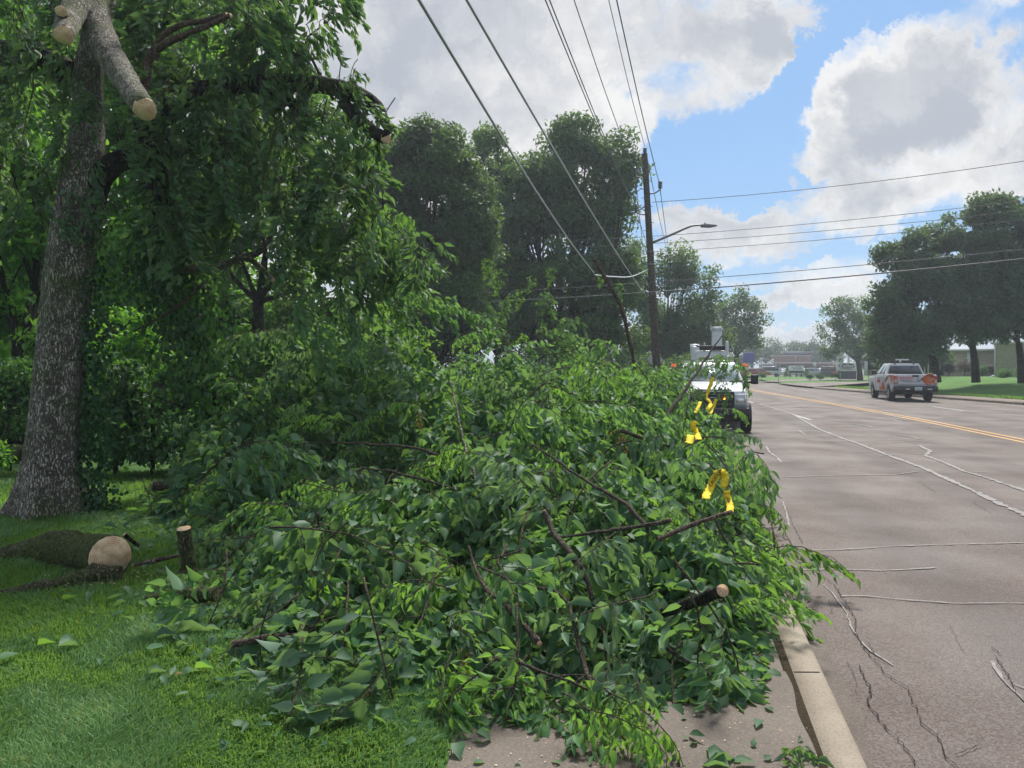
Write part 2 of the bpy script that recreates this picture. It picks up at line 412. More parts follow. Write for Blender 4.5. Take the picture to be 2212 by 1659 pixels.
def concrete(c1, c2):
    def f(t, b, o):
        n = t.noise(o, 1.6, 6, .62); s = t.noise(o, 90, 3, .6)
        c = t.mix(t.mapr(n, .35, .65, 0, 1), col4(c1), col4(c2))
        c = t.mix(t.mapr(s, .52, .7, 0, .5), c, col4(tuple(x*.55 for x in c1)))
        c = t.mix(t.mapr(s, .30, .45, .18, 0), c, (.42, .37, .31, 1))
        t.l.new(c, b.inputs['Base Color']); bump(t, b, t.math('ADD', s, t.noise(o, 22, 4)), .45, .006)
    return f
M_CONC = pmat('damp_apron_concrete', concrete((.085, .066, .052), (.135, .108, .088)), .75, .35)
M_KERB = pmat('kerb_concrete', concrete((.20, .16, .12), (.30, .25, .195)), .8, .3)
M_WALK = pmat('sidewalk_concrete', concrete((.15, .12, .10), (.23, .19, .16)), .85, .3)
M_GUT = pmat('gutter_dirt', concrete((.09, .072, .06), (.13, .108, .092)), .85, .3)
def grassf(a, b_, c_, sc=1.0):
    def f(t, b, o):
        n = t.noise(o, .5*sc, 5, .6); n3 = t.noise(o, 16*sc, 5, .7)
        c = t.ramp(t.math('ADD', t.math('MULTIPLY', n, .5), t.math('MULTIPLY', n3, .5)), [(.32, a), (.5, b_), (.68, c_)])
        t.l.new(c, b.inputs['Base Color']); bump(t, b, n3, .7, .05)
    return f
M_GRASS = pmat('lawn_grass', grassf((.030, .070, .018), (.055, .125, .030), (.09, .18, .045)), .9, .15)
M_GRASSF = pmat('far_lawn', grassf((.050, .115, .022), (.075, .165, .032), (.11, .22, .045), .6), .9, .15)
M_SOIL = pmat('dark_soil', grassf((.02, .016, .010), (.045, .035, .022), (.07, .055, .035), 3), .95, .1)
def blade_mat():
    m = leafmat('grass_blade', (.034, .100, .033), (.078, .195, .060), (.17, .32, .11), (.13, .24, .08), trans=.38, rough=.55, yellow=.12); return m
M_BLADE = blade_mat()
M_YEL = pmat('yellow_road_paint', lambda t, b, o: t.l.new(t.mix(t.mapr(t.noise(o, 14, 6, .7), .50, .66, 0, .8), (.50, .26, .055, 1), (.20, .15, .10, 1)), b.inputs['Base Color']), .6)
M_WHT = pmat('white_road_paint', lambda t, b, o: t.l.new(t.mix(t.mapr(t.noise(o, 14, 6, .7), .48, .62, 0, .85), (.42, .41, .39, 1), (.14, .12, .11, 1)), b.inputs['Base Color']), .6)
M_SEAL = pmat('crack_sealant', lambda t, b, o: t.l.new(t.mix(t.mapr(t.noise(o, 13, 7, .8), .40, .60, 0, .95), (.235, .215, .21, 1), (.105, .087, .079, 1)), b.inputs['Base Color']), .55, .4)
M_CRACK = mat('open_crack', (.022, .018, .016), .9, spec=.2)
M_POLE = bark('pole_wood', (.09, .07, .06), (.20, .165, .145), (.30, .26, .235), scale=1.6)
M_STEEL = mat('weathered_steel', (.16, .16, .17), .5, .7)
M_GALV = mat('galvanised_steel', (.45, .46, .48), .45, .6)
M_CABLE = mat('cable_sheath', (.09, .09, .10), .5)
M_CABLEL = mat('bare_wire', (.42, .43, .45), .4, .5)
M_INS = mat('insulator', (.10, .10, .12), .3)
M_WPAINT = paint('white_vehicle_paint', (.52, .54, .57), .28, .12)
M_BLACKP = pmat('black_plastic', lambda t, b, o: t.l.new(t.ramp(t.noise(o, 8, 4), [(.3, (.012, .013, .015)), (.7, (.03, .031, .034))]), b.inputs['Base Color']), .5)
M_TYRE = pmat('tyre_rubber', lambda t, b, o: t.l.new(t.ramp(t.noise(o, 8, 4), [(.3, (.016, .016, .017)), (.7, (.038, .036, .035))]), b.inputs['Base Color']), .8, .3)
M_RIM = mat('alloy_rim', (.45, .46, .48), .35, .8)
M_GLASS = mat('dark_glass', (.012, .016, .022), .06, spec=.8)
M_WSHIELD = mat('windshield_glass', (.30, .36, .38), .08, spec=.9)
M_CHROME = mat('chrome', (.65, .66, .68), .15, 1)
M_LAMPGL = mat('headlight_glass', (.55, .58, .62), .12, spec=.8)
M_TAIL = mat('tail_lamp_red', (.38, .03, .025), .2, spec=.7)
M_ORANGE = paint('orange_vinyl', (.50, .105, .02), .5, .2, .0)
M_REDTXT = mat('red_lettering', (.55, .05, .04), .5)
M_DKTXT = mat('dark_lettering', (.03, .03, .035), .5)
M_AMBER = mat('amber_lamp_lit', (.9, .3, .02), .3, emit=(1, .33, .02), es=7)
M_BEACON = mat('orange_beacon', (.75, .12, .03), .3, emit=(1, .2, .05), es=.25)
M_SIGNW = paint('white_sign', (.68, .70, .68), .5, .08, 0)
M_SIGNB = mat('sign_back', (.36, .38, .40), .5, .5)
M_TAPE = pmat('yellow_tape', lambda t, b, o: t.l.new(t.ramp(t.noise(o, 20, 3), [(.3, (.72, .52, .02)), (.7, (.85, .66, .04))]), b.inputs['Base Color']), .75, .2)

# ---------------------------------------------------------------- road geometry
def interp(x, xs, ys): return float(np.interp(x, xs, ys))
RD = (-12, 3.2, 10, 17.5, 24, 37, 57, 80, 120, 200, 420)
RX = (6.1, 9.15, 10.6, 12.1, 13.4, 15.5, 18.3, 20.8, 24, 29, 40)
def Xc(d): return interp(d, RD, RX)                                     # centre line
LD = (-12, 3.2, 5.4, 9, 13.5, 20, 30, 57, 120, 420); LX = (-1.95, 1.50, 2.00, 2.75, 3.62, 4.65, 6.3, 10.2, 15.5, 32)
def Xl(d): return interp(d, LD, LX)                                     # face of the left kerb
QD = (-12, 10, 28, 34, 40, 48, 58, 66, 76, 92, 120, 420); QX = (16, 20.5, 23.2, 23.5, 23.6, 23.7, 24.2, 25.0, 27.6, 31, 36, 60)
def Xr(d): return interp(d, QD, QX)
KH = .12
def strip(mb, fa, fb, ds, za, zb, mi=0):
    A = [(fa(d), d, za(d) if callable(za) else za) for d in ds]; B = [(fb(d), d, zb(d) if callable(zb) else zb) for d in ds]
    n = len(ds); V = A+B
    mb.add(V, quads=[(i, n+i, n+i+1, i+1) for i in range(n-1)], mi=mi); return mb
ds = np.concatenate((np.arange(-12, 30, 1.0), np.arange(30, 120, 4.0), np.arange(120, 421, 25)))
def gz(x, d):
    """rise of the lawn on the far side of the street"""
    k = smooth01((x-Xr(d)-3)/9); f = smooth01((d-20)/15)*(1-smooth01((d-66)/14))
    return KH+.78*k*f
# base sheet to the horizon
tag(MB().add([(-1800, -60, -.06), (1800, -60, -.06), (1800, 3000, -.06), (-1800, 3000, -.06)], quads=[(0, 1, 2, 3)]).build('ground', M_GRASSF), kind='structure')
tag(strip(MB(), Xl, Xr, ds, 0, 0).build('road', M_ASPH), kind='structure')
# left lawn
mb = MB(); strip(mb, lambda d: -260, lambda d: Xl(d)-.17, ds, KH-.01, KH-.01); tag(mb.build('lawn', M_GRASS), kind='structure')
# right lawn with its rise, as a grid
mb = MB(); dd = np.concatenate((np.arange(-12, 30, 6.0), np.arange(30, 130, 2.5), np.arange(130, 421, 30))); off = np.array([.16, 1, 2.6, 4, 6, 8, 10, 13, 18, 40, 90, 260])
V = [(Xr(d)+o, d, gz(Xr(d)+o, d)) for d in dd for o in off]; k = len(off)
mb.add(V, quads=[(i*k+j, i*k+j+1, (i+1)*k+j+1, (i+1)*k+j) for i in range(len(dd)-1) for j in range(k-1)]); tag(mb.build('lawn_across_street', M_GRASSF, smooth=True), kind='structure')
# kerbs (solid, rounded arris)
def kerb(name, fx, side, d0, d1, step=1.0):
    mb = MB(); dl = np.arange(d0, d1+.01, step); prof = [(0, -.05), (0, KH-.03), (.008, KH-.008), (.03, KH), (.17, KH), (.17, -.05)]
    V = [(fx(d)+side*px, d, pz) for d in dl for px, pz in prof]; k = len(prof)
    mb.add(V, quads=[(i*k+j, (i+1)*k+j, (i+1)*k+j+1, i*k+j+1) for i in range(len(dl)-1) for j in range(k-1)])
    return tag(mb.build(name, M_KERB), kind='structure')
kerb('kerb', Xl, -1, -12, 300); kerb('kerb_across_street', Xr, 1, -12, 26); kerb('kerb_across_street', Xr, 1, 34, 60)
# joint lines across the near kerb
mb = MB()
for d in (3.95, 6.95, 9.95): mb.add([(Xl(d)+.001, d-.006, KH-.03), (Xl(d)+.001, d+.006, KH-.03), (Xl(d)-.03, d+.006, KH+.002), (Xl(d)-.03, d-.006, KH+.002), (Xl(d)-.165, d-.004, KH+.002), (Xl(d)-.165, d+.008, KH+.002)], faces=[(0, 1, 2, 3), (3, 2, 5, 4)])
tag(mb.build('kerb_joint', M_CRACK), kind='structure')
# gutter dirt along the kerb foot
mb = MB(); gd = np.arange(-6, 20, .12)
wdt = .09+.05*np.sin(gd*1.7)+.035*np.sin(gd*5.3+1)+.04*rng.random(len(gd))
mb.add([(Xl(d)+.001, d, .004) for d in gd]+[(Xl(d)+.001+max(.05, wv_), d, .004) for d, wv_ in zip(gd, wdt)], quads=[(i, len(gd)+i, len(gd)+i+1, i+1) for i in range(len(gd)-1)])
tag(mb.build('gutter_dirt', M_GUT), kind='structure')
# apron slab beside the kerb, with a soil joint
def poly_sheet(name, pts, z, m, kind='structure'):
    mb = MB(); mb.add([(p[0], p[1], z(p[0], p[1]) if callable(z) else z) for p in pts], faces=[list(range(len(pts)))]); return tag(mb.build(name, m), kind=kind)
def sidewalk(name, x0f, x1f, d0, d1, z, m, step=.25):
    mb = MB(); dl = np.arange(d0, d1+.01, step); strip(mb, x0f, x1f, dl, z, z); return tag(mb.build(name, m), kind='structure')
sidewalk('soil_joint', lambda d: Xl(d)-.215, lambda d: Xl(d)-.168, -8, 30, KH-.004, M_SOIL)
sidewalk('apron', lambda d: Xl(d)-1.75+.03*math.sin(d*9), lambda d: Xl(d)-.20-.02*math.sin(d*5)**2, -3, 3.95, KH+.006, M_CONC, .05)
sidewalk('apron', lambda d: Xl(d)-1.75+.03*math.sin(d*9), lambda d: Xl(d)-.22, 3.965, 9, KH+.001, M_CONC, .05)
# far sidewalk with strips
sidewalk('sidewalk', lambda d: Xr(d)+.175, lambda d: Xr(d)+1.7, 26, 60, KH+.012, M_WALK, 2)
# side streets, car park
poly_sheet('side_street', [(24.4, 60), (25.2, 66.5), (26.5, 74), (40, 75.5), (80, 80), (150, 90), (150, 80), (80, 70), (44, 64), (34, 60.5)], lambda x, d: gz(x, d)+.03 if x > 27 else KH+.02, M_ASPH)
poly_sheet('side_street', [(27.0, 80), (30.5, 88), (34, 95), (60, 112), (120, 140), (120, 128), (62, 104), (40, 92)], KH+.012, M_ASPH)
poly_sheet('car_park', [(28, 130), (34, 124), (140, 150), (200, 175), (200, 260), (30, 260)], KH+.012, M_ASPH)
poly_sheet('driveway', [(Xr(26)+.1, 26), (Xr(34)+.1, 34), (60, 32), (60, 24)], lambda x, d: KH+.02 if x < 27 else .3, M_ASPH)
# painted lines
def ribbon(mb, pts, wd, z, jag=0, mi=0, var=0):
    """flat ribbon along (x, y) points"""
    P = np.array([(p[0], p[1], 0) for p in pts], float); T, U, B = frames(P)
    N = np.stack((-T[:, 1], T[:, 0], np.zeros(len(P))), 1); n = len(P)
    w_ = wd*(1+var*(rng.random(n)-.5)*2); w_ = np.maximum(w_, wd*.15)
    j = (rng.random(n)-.5)*jag
    A = P+N*(w_/2+j)[:, None]; Bv = P-N*(w_/2-j)[:, None]; A[:, 2] = z; Bv[:, 2] = z
    mb.add(np.vstack((A, Bv)), quads=[(i, i+1, n+i+1, n+i) for i in range(n-1)], mi=mi); return mb
for sgn in (-1, 1):
    mb = MB(); dl = np.arange(-5, 300, 1.0); ribbon(mb, [(Xc(d)+sgn*.16, d) for d in dl], .12, .006, var=.1)
    tag(mb.build('yellow_centre_line', M_YEL), kind='structure')
mb = MB()
for d0, d1, fo in [(29.6, 32.6, .53)]+[(x, x+3, .53) for x in (41.7, 53.9, 66, 78)]+[(x, x+3, .53) for x in (5.5, 17.5)]:
    ribbon(mb, [(Xc(d)+3.75, d) for d in np.arange(d0, d1+.1, .5)], .11, .006)
for d0, d1 in [(24.5, 27), (36, 39), (48, 51), (60, 63)]:
    ribbon(mb, [(Xc(d)-3.6, d) for d in np.arange(d0, d1+.1, .5)], .11, .006)
tag(mb.build('white_lane_dashes', M_WHT), kind='structure')
def gp(pts): return [G(U, V)[:2] for U, V in pts]
def wob(pts, step=.15, amp=.03):
    P = np.array(pts, float); out = []
    for a, b in zip(P[:-1], P[1:]):
        L = np.linalg.norm(b-a); m = max(2, int(L/step))
        for s in range(m): out.append(a+(b-a)*s/m+(rng.random(2)-.5)*amp)
    out.append(P[-1]); return out
seals = [  # painted-over cracks: points, width
 ([(1640, 872), (1690, 888), (1712, 895), (1770, 928), (1800, 940), (1830, 951), (1850, 957), (1920, 985), (1990, 1010), (2040, 1033), (2090, 1055), (2150, 1085), (2225, 1118), (2300, 1160)], .15),
 ([(1650, 1034), (1720, 1031), (1800, 1028), (1880, 1027), (1930, 1027), (1985, 1019), (2040, 1022)], .05),
 ([(2040, 1022), (2130, 1020)], .04),
 ([(1740, 932), (1800, 929)], .05), ([(1750, 945), (1790, 949)], .05),
 ([(1985, 963), (2010, 975), (2000, 985), (2040, 1000), (2080, 1018), (2140, 1036), (2212, 1060), (2260, 1075)], .13),
 ([(1835, 953), (1950, 951), (1980, 958)], .05), ([(1855, 960), (1990, 953), (2020, 951)], .04), ([(1900, 985), (1990, 981)], .04),
 ([(1760, 898), (1850, 893), (1960, 884)], .06), ([(1700, 903), (1790, 900)], .07), ([(1790, 905), (1850, 912), (1820, 918)], .05),
 ([(1655, 965), (1662, 978), (1680, 990), (1688, 1000)], .07), ([(1725, 930), (1740, 940)], .07),
 ([(1720, 1191), (1780, 1190), (1870, 1186), (1930, 1181), (2000, 1179), (2120, 1176), (2230, 1173)], .035),
 ([(1735, 1233), (1800, 1231), (1900, 1234), (1960, 1232), (2020, 1228)], .028),
 ([(1815, 1289), (1870, 1289), (1950, 1297), (2060, 1305), (2230, 1305)], .03),
 ([(1780, 1265), (1800, 1285), (1825, 1320), (1845, 1370), (1880, 1410), (1930, 1440)], .016),
 ([(2140, 1430), (2165, 1470), (2195, 1500), (2235, 1535)], .035), ([(2190, 1480), (2240, 1500)], .02),
 ([(1600, 985), (1620, 1010), (1635, 1030)], .05), ([(1690, 1085), (1700, 1110), (1705, 1140)], .03)]
mb = MB()
for pts, wd in seals: ribbon(mb, wob(gp(pts), .08, .012), wd*.55, .009, var=.6, jag=wd*.2)
for U, V, a in [(1760, 912, 0), (1835, 915, 1), (1720, 921, 0), (1900, 905, 1), (1800, 884, 0), (1700, 880, 0), (1690, 868, 0), (1870, 873, 0), (1775, 865, 0), (1890, 892, 1), (1960, 925, 0), (1935, 940, 1), (1655, 890, 0)]:
    ribbon(mb, wob(gp([(U, V), (U+34, V+(4 if a else -1)), (U+52, V+(9 if a else -2))]), .2, .08), .08, .0095, var=.6)
tag(mb.build('crack_sealant', M_SEAL), kind='structure')
cracks = [([(1625, 1035), (1650, 1065), (1665, 1095), (1680, 1120), (1700, 1160), (1720, 1200), (1700, 1190)], .018),
 ([(1560, 955), (1600, 960)], .05), ([(1712, 1205), (1740, 1225), (1770, 1240), (1790, 1255), (1805, 1270), (1830, 1310), (1850, 1345), (1845, 1370), (1880, 1420), (1915, 1460), (1960, 1490), (1980, 1540), (1985, 1560), (2020, 1590), (2045, 1640), (2070, 1665)], .011),
 ([(1870, 1385), (1895, 1425), (1925, 1440)], .008), ([(1855, 1440), (1880, 1490), (1875, 1520), (1900, 1560), (1950, 1610), (1985, 1665)], .014),
 ([(2065, 1635), (2110, 1618), (2130, 1612)], .010), ([(2150, 1420), (2175, 1460), (2195, 1500), (2225, 1530)], .012), ([(2140, 1400), (2165, 1420)], .008),
 ([(2050, 1350), (2070, 1390), (2080, 1410)], .006), ([(1820, 908), (1890, 905), (1640, 908)], .05), ([(1795, 918), (1820, 917)], .05),
 ([(1780, 955), (1805, 958)], .05), ([(1850, 1500), (1845, 1460), (1830, 1430)], .006), ([(1700, 1105), (1715, 1140), (1735, 1175)], .01), ([(1790, 1300), (1800, 1330)], .006),
 ([(2100, 1085), (2140, 1110)], .012), ([(1985, 1040), (2020, 1065)], .012), ([(1660, 1060), (1650, 1090), (1665, 1130)], .012)]
mb = MB()
for pts, wd in cracks: ribbon(mb, wob(gp(pts), .03, .017), wd*.38, .012, var=.8)
tag(mb.build('asphalt_crack', M_CRACK), kind='structure')

# ---------------------------------------------------------------- leaves
def unit(v): return v/(np.linalg.norm(v, axis=-1, keepdims=True)+1e-12)
def T11(curl, fold, w1=.36, w2=.44, w3=.25, twist=0):
    w1, w2, w3 = w1*1.06, w2*.95, w3*.68
    xs = (.20, .5, .80); ws = (w1, w2, w3); V = [(0, 0, 0)]
    for x, w_ in zip(xs, ws):
        z = -curl*x*x; V += [(x, w_, z+fold*w_+twist*x*w_), (x, 0, z), (x, -w_, z+fold*w_-twist*x*w_)]
    V.append((1.02, 0, -curl*1.05)); return np.array(V)
TQ11 = [(2, 5, 4, 1), (3, 6, 5, 2), (5, 8, 7, 4), (6, 9, 8, 5)]; TT11 = [(0, 2, 1), (0, 3, 2), (8, 10, 7), (9, 10, 8)]
BIG = [T11(.10, .25), T11(.35, .45, twist=.3), T11(.6, .15, .40, .42, .22, -.3), T11(-.12, .6, .30, .36, .2, .2), T11(.25, .9, .34, .40, .22), T11(.75, .7, .38, .45, .28, .5), T11(.45, -.3, .36, .48, .24, -.5), T11(.2, 1.3, .30, .38, .2, .4), T11(.9, .3, .33, .5, .3, -.2)]
def leaf_big(mb, P, A, N, L, Wd, tint, mi=0):
    n = len(P); A = unit(A); B = unit(np.cross(N, A)); N2 = np.cross(A, B)
    k = rng.integers(0, len(BIG), n); T = np.array(BIG)[k]                       # n,11,3
    V = P[:, None]+T[..., 0:1]*(A*L[:, None])[:, None]+T[..., 1:2]*(B*(L*Wd)[:, None])[:, None]+T[..., 2:3]*(N2*(L*.8)[:, None])[:, None]
    off = (np.arange(n)*11)[:, None, None]
    mb.add(V.reshape(-1, 3), quads=(np.array(TQ11)[None]+off).reshape(-1, 4), tris=(np.array(TT11)[None]+off).reshape(-1, 3), mi=mi, tint=np.repeat(tint, 11))
    # second add() would shift indices, so quads and tris go in together
T6 = np.array([(0, 0, 0), (.32, .45, .12), (.70, .32, .05), (1, 0, -.15), (.70, -.32, .05), (.32, -.45, .12)])
def leaf6(mb, P, A, N, L, Wd, tint, mi=0):
    n = len(P); A = unit(A); B = unit(np.cross(N, A)); N2 = np.cross(A, B)
    V = P[:, None]+T6[None, :, 0:1]*(A*L[:, None])[:, None]+T6[None, :, 1:2]*(B*(L*Wd)[:, None])[:, None]+T6[None, :, 2:3]*(N2*(L*.9)[:, None])[:, None]
    off = (np.arange(n)*6)[:, None, None]
    mb.add(V.reshape(-1, 3), quads=(np.array([(0, 3, 2, 1), (0, 5, 4, 3)])[None]+off).reshape(-1, 4), mi=mi, tint=np.repeat(tint, 6))
T4 = np.array([(0, 0, 0), (.45, -.42, .10), (1, 0, -.10), (.45, .42, .10)])
def leaf4(mb, P, A, N, L, Wd, tint, mi=0):
    n = len(P); A = unit(A); B = unit(np.cross(N, A)); N2 = np.cross(A, B)
    V = P[:, None]+T4[None, :, 0:1]*(A*L[:, None])[:, None]+T4[None, :, 1:2]*(B*(L*Wd)[:, None])[:, None]+T4[None, :, 2:3]*(N2*(L*.9)[:, None])[:, None]
    off = (np.arange(n)*4)[:, None, None]
    mb.add(V.reshape(-1, 3), quads=(np.array([(0, 1, 2, 3)])[None]+off).reshape(-1, 4), mi=mi, tint=np.repeat(tint, 4))
def rdir(n):
    v = rng.normal(size=(n, 3)); return unit(v)

def walk(p, d, L, n, jit, grav, lift=0):
    """wandering shoot; grav pulls it down along its length"""
    p = np.array(p, float); d = unit(np.array(d, float)); out = [p.copy()]; st = L/n
    for i in range(n):
        d = unit(d+rng.normal(size=3)*jit+np.array((0, 0, -grav*(i+1)/n+lift))); p = p+d*st; out.append(p.copy())
    return np.array(out)
def spray(L=1.3, nside=8, leafL=.125, droop=.35, hang=.7, rad=.012, spacing=.24, wr=.80, sub=True, flat=.45):
    """a leafy shoot about its own middle: wood builder, leaf builder"""
    wood, leaf = MB(), MB()
    stem = walk((-L*.45, 0, 0), (1, 0, .12), L, 9, .10, droop*.5)
    tube(wood, stem, np.linspace(rad, rad*.3, 10), 5)
    tw = [(stem[4:], .5)]
    for i in range(nside):
        u = .12+.8*(i+rng.random()*.7)/nside; k = min(8, int(u*9)); f = u*9-k; p = stem[k]*(1-f)+stem[k+1]*f
        T = unit(stem[k+1]-stem[k]); side = (1 if i % 2 else -1)*rng.uniform(.6, 1.2); lat = np.array((-T[1], T[0], 0))
        d = T*rng.uniform(.3, .9)+lat*side+np.array((0, 0, rng.normal()*flat))
        ln = L*rng.uniform(.28, .52)*(1-.45*u); c = walk(p, d, ln, 6, .13, droop)
        tube(wood, c, np.linspace(rad*.42, rad*.14, 7), 4); tw.append((c, 1))
        if sub and ln > .3:
            for s in (-1, 1):
                j = rng.integers(1, 5); T2 = unit(c[j+1]-c[j]); l2 = np.array((-T2[1], T2[0], 0))
                c2 = walk(c[j], T2*.6+l2*s+rng.normal(size=3)*.3, ln*rng.uniform(.4, .6), 4, .15, droop*1.2)
                tube(wood, c2, np.linspace(rad*.25, rad*.1, 5), 3); tw.append((c2, 1))
    P, A, N, Ls, Ts = [], [], [], [], []
    base_t = rng.uniform(.28, .66)
    for c, _ in tw:
        seg = np.linalg.norm(np.diff(c, axis=0), axis=1); tot = seg.sum(); cum = np.concatenate(([0], np.cumsum(seg)))
        s = leafL*.3; sd = 1
        while s < tot:
            k = min(len(seg)-1, np.searchsorted(cum, s)-1); f = (s-cum[k])/seg[k]; p = c[k]*(1-f)+c[k+1]*f
            T = unit(c[k+1]-c[k]); lat = np.array((-T[1], T[0], 0)); e = s/tot
            a = T*rng.uniform(.3, .8)+lat*sd*rng.uniform(.5, 1)+np.array((0, 0, -1))*rng.uniform(.1, 1.6)*hang+rng.normal(size=3)*.15
            nn = np.array((0, 0, 1.))+T*rng.uniform(-.2, .6)+rng.normal(size=3)*.45
            a = unit(a); pet = leafL*rng.uniform(.12, .3)
            q0 = p; q1 = p+a*pet+np.array((0, 0, -.004))
            bx = unit(np.cross(a, (0.3, .2, 1)))*.0016
            wood.add([q0-bx, q0+bx, q1+bx, q1-bx], quads=[(0, 1, 2, 3)], mi=1)
            P.append(q1); A.append(a); N.append(nn); Ls.append(leafL*rng.uniform(.6, 1.2)*(1-.35*max(0, e-.6)/.4)); Ts.append(np.clip(base_t+rng.normal()*.16+(.22 if e > .8 else 0), 0, .97))
            s += leafL*spacing*rng.uniform(.7, 1.5)*1.6; sd = -sd
    P, A, N, Ls, Ts = map(np.array, (P, A, N, Ls, Ts))
    leaf_big(leaf, P, A, N, Ls, np.full(len(P), wr)*rng.uniform(.8, 1.2, len(P)), Ts)
    return wood, leaf
def cat(mb):
    return (np.concatenate(mb.V), [np.concatenate(mb.Q)] if mb.Q else [], [np.concatenate(mb.TR)] if mb.TR else [], np.concatenate(mb.T), list(mb.F), np.concatenate(mb.QM) if mb.Q else None, list(mb.MI))
def place(dst, c, M, mi=None, dt=0):
    V, Q, TR, T, Fc, QM, FM = c; M = np.array(M); V2 = V@M[:3, :3].T+M[:3, 3]; n0 = dst.n
    dst.V.append(V2); dst.T.append(np.clip(T+dt, 0, 1)); dst.n += len(V2)
    for q_ in Q: dst.Q.append(q_+n0); dst.QM.append(QM if mi is None else np.full(len(q_), mi))
    for q_ in TR: dst.TR.append(q_+n0); dst.TM.append(np.full(len(q_), 0 if mi is None else mi))
    for f, m_ in zip(Fc, FM): dst.F.append([i+n0 for i in f]); dst.MI.append(m_ if mi is None else mi)
def rotm(yaw, pitch=0, roll=0, loc=(0, 0, 0), s=1):
    return Matrix.Translation(Vector([float(x) for x in loc])) @ Matrix.Rotation(yaw, 4, 'Z') @ Matrix.Rotation(-pitch, 4, 'Y') @ Matrix.Rotation(roll, 4, 'X') @ Matrix.Scale(s, 4)

# ---------------------------------------------------------------- the heap: height above the road
HD = (3.35, 3.8, 4.4, 5.4, 7, 9, 11, 14, 16, 17.5, 18.6); HR = (0, .34, .58, .80, 1.12, 1.52, 1.78, 1.95, 1.75, 1.0, 0)
XLd = (3.2, 3.5, 3.9, 4.7, 6, 8, 10, 14, 18); XLx = (-.55, -1.02, -1.46, -1.90, -2.45, -3.9, -4.6, -4.6, -2)
XRd = (3.2, 3.6, 4.2, 5, 6, 8, 10, 13, 16, 17.5, 18.5); XRx = (1.15, 1.30, 1.50, 1.80, 2.14, 2.66, 3.08, 3.80, 4.6, 4.6, 4.3)
_r = np.random.default_rng(5); BUMPS = [(_r.uniform(-4, 4), 3.6*math.exp(_r.random()*1.5), _r.uniform(.3, .6), _r.choice([-.55, .42])*_r.uniform(.5, 1)) for _ in range(46)]+[(-1.5, 8.0, .8, -.8), (-.9, 9.0, .6, -.5), (-2.6, 8.2, .6, -.5), (.4, 6.4, .5, -.35)]
def heap(x, d):
    if x > .5: d -= .24*smooth01((x-.5)/.35)*(1 if d < 4.6 else max(0, 1-(d-4.6)))
    h = interp(d, HD, HR); a = (x-interp(d, XLd, XLx))/(.9+.10*d); b = (interp(d, XRd, XRx)-x)/(.8+.07*d)
    if a <= 0 or b <= 0 or h <= 0: return -1
    h *= min(1, a)**.55*min(1, b)**.55
    h += 1.55*math.exp(-((x+1.9)/1.5)**2-((d-9.7)/1.6)**2)+.25*math.exp(-((x-.3)/.5)**2-((d-8)/.9)**2)
    for bx, bd, bs, ba in BUMPS: h += ba*min(1, h)*math.exp(-((x-bx)/bs)**2-((d-bd)/(bs*1.3))**2)
    h += .22*math.sin(x*2.3+d*1.1)*min(1, h)+.15*math.sin(x*4.1-d*2.7+1)*min(1, h)+.08*math.sin(x*8+d*5)*min(1, h)
    return max(.02, h)

KINDS = []
def protos():
    out = []
    specs = [ # L, nside, leafL, droop, hang, wr, material, flat
      (1.15, 9, .125, .55, 1.1, .66, M_LEAF, .6), (1.25, 10, .115, .65, 1.3, .58, M_LEAF, .6), (1.05, 8, .145, .4, .9, .70, M_LEAF, .5), (1.2, 9, .105, .6, 1.4, .54, M_LEAF, .7),
      (1.1, 9, .105, .7, 1.6, .42, M_LEAF2, .5), (1.0, 8, .115, .6, 1.4, .46, M_LEAF2, .5), (1.15, 9, .130, .5, 1.0, .64, M_LEAF3, .6), (1.1, 9, .165, .40, .8, .68, M_LEAF3, .5),
      (.9, 7, .13, .4, .9, .66, M_LEAF, .4), (.85, 7, .10, .6, 1.4, .48, M_LEAF2, .4), (1.3, 10, .11, .7, 1.5, .55, M_LEAF, .7), (1.2, 9, .12, .6, 1.5, .56, M_LEAF3, .6)]
    for L, ns, ll, dr, hg, wr, m_, fl in specs:
        w_, l_ = spray(L, ns, ll, dr, hg, .007, wr=wr, flat=fl); out.append((w_, l_, m_))
    return out
PR = protos()
PM = [(w_.mesh('twig', [M_TWIG, M_TWIGG]), l_.mesh('foliage', m_, smooth=True)) for w_, l_, m_ in PR]
def branch_at(i, M, label, group, name='leafy_branch'):
    o = bpy.data.objects.new(name, None); C.objects.link(o); o.matrix_world = M; o.empty_display_size = .1
    tag(o, label, 'branch', group)
    for nm, me in zip(('twig', 'foliage'), PM[i]):
        c = bpy.data.objects.new(nm, me); C.objects.link(c); c.parent = o
    return o
def slope_dir(x, d):
    e = .25; h0 = heap(x, d); gx = heap(x+e, d)-heap(x-e, d); gd = heap(x, d+e)-heap(x, d-e)
    return math.atan2(-gd, -gx), math.atan(math.hypot(gx, gd)/(2*e)), h0
ZONES = [('leafy cut branch at the near end of the heap beside the lawn', 'cut branches at the near end of the heap', 0, 5.6),
         ('leafy cut branch in the middle of the heap along the kerb', 'cut branches in the middle of the heap', 5.6, 9.0),
         ('leafy cut branch at the far end of the heap near the bucket truck', 'cut branches at the far end of the heap', 9.0, 30)]
def zone(d):
    for z in ZONES:
        if d < z[3]: return z
cnt = 0; tries = 0; pts = []
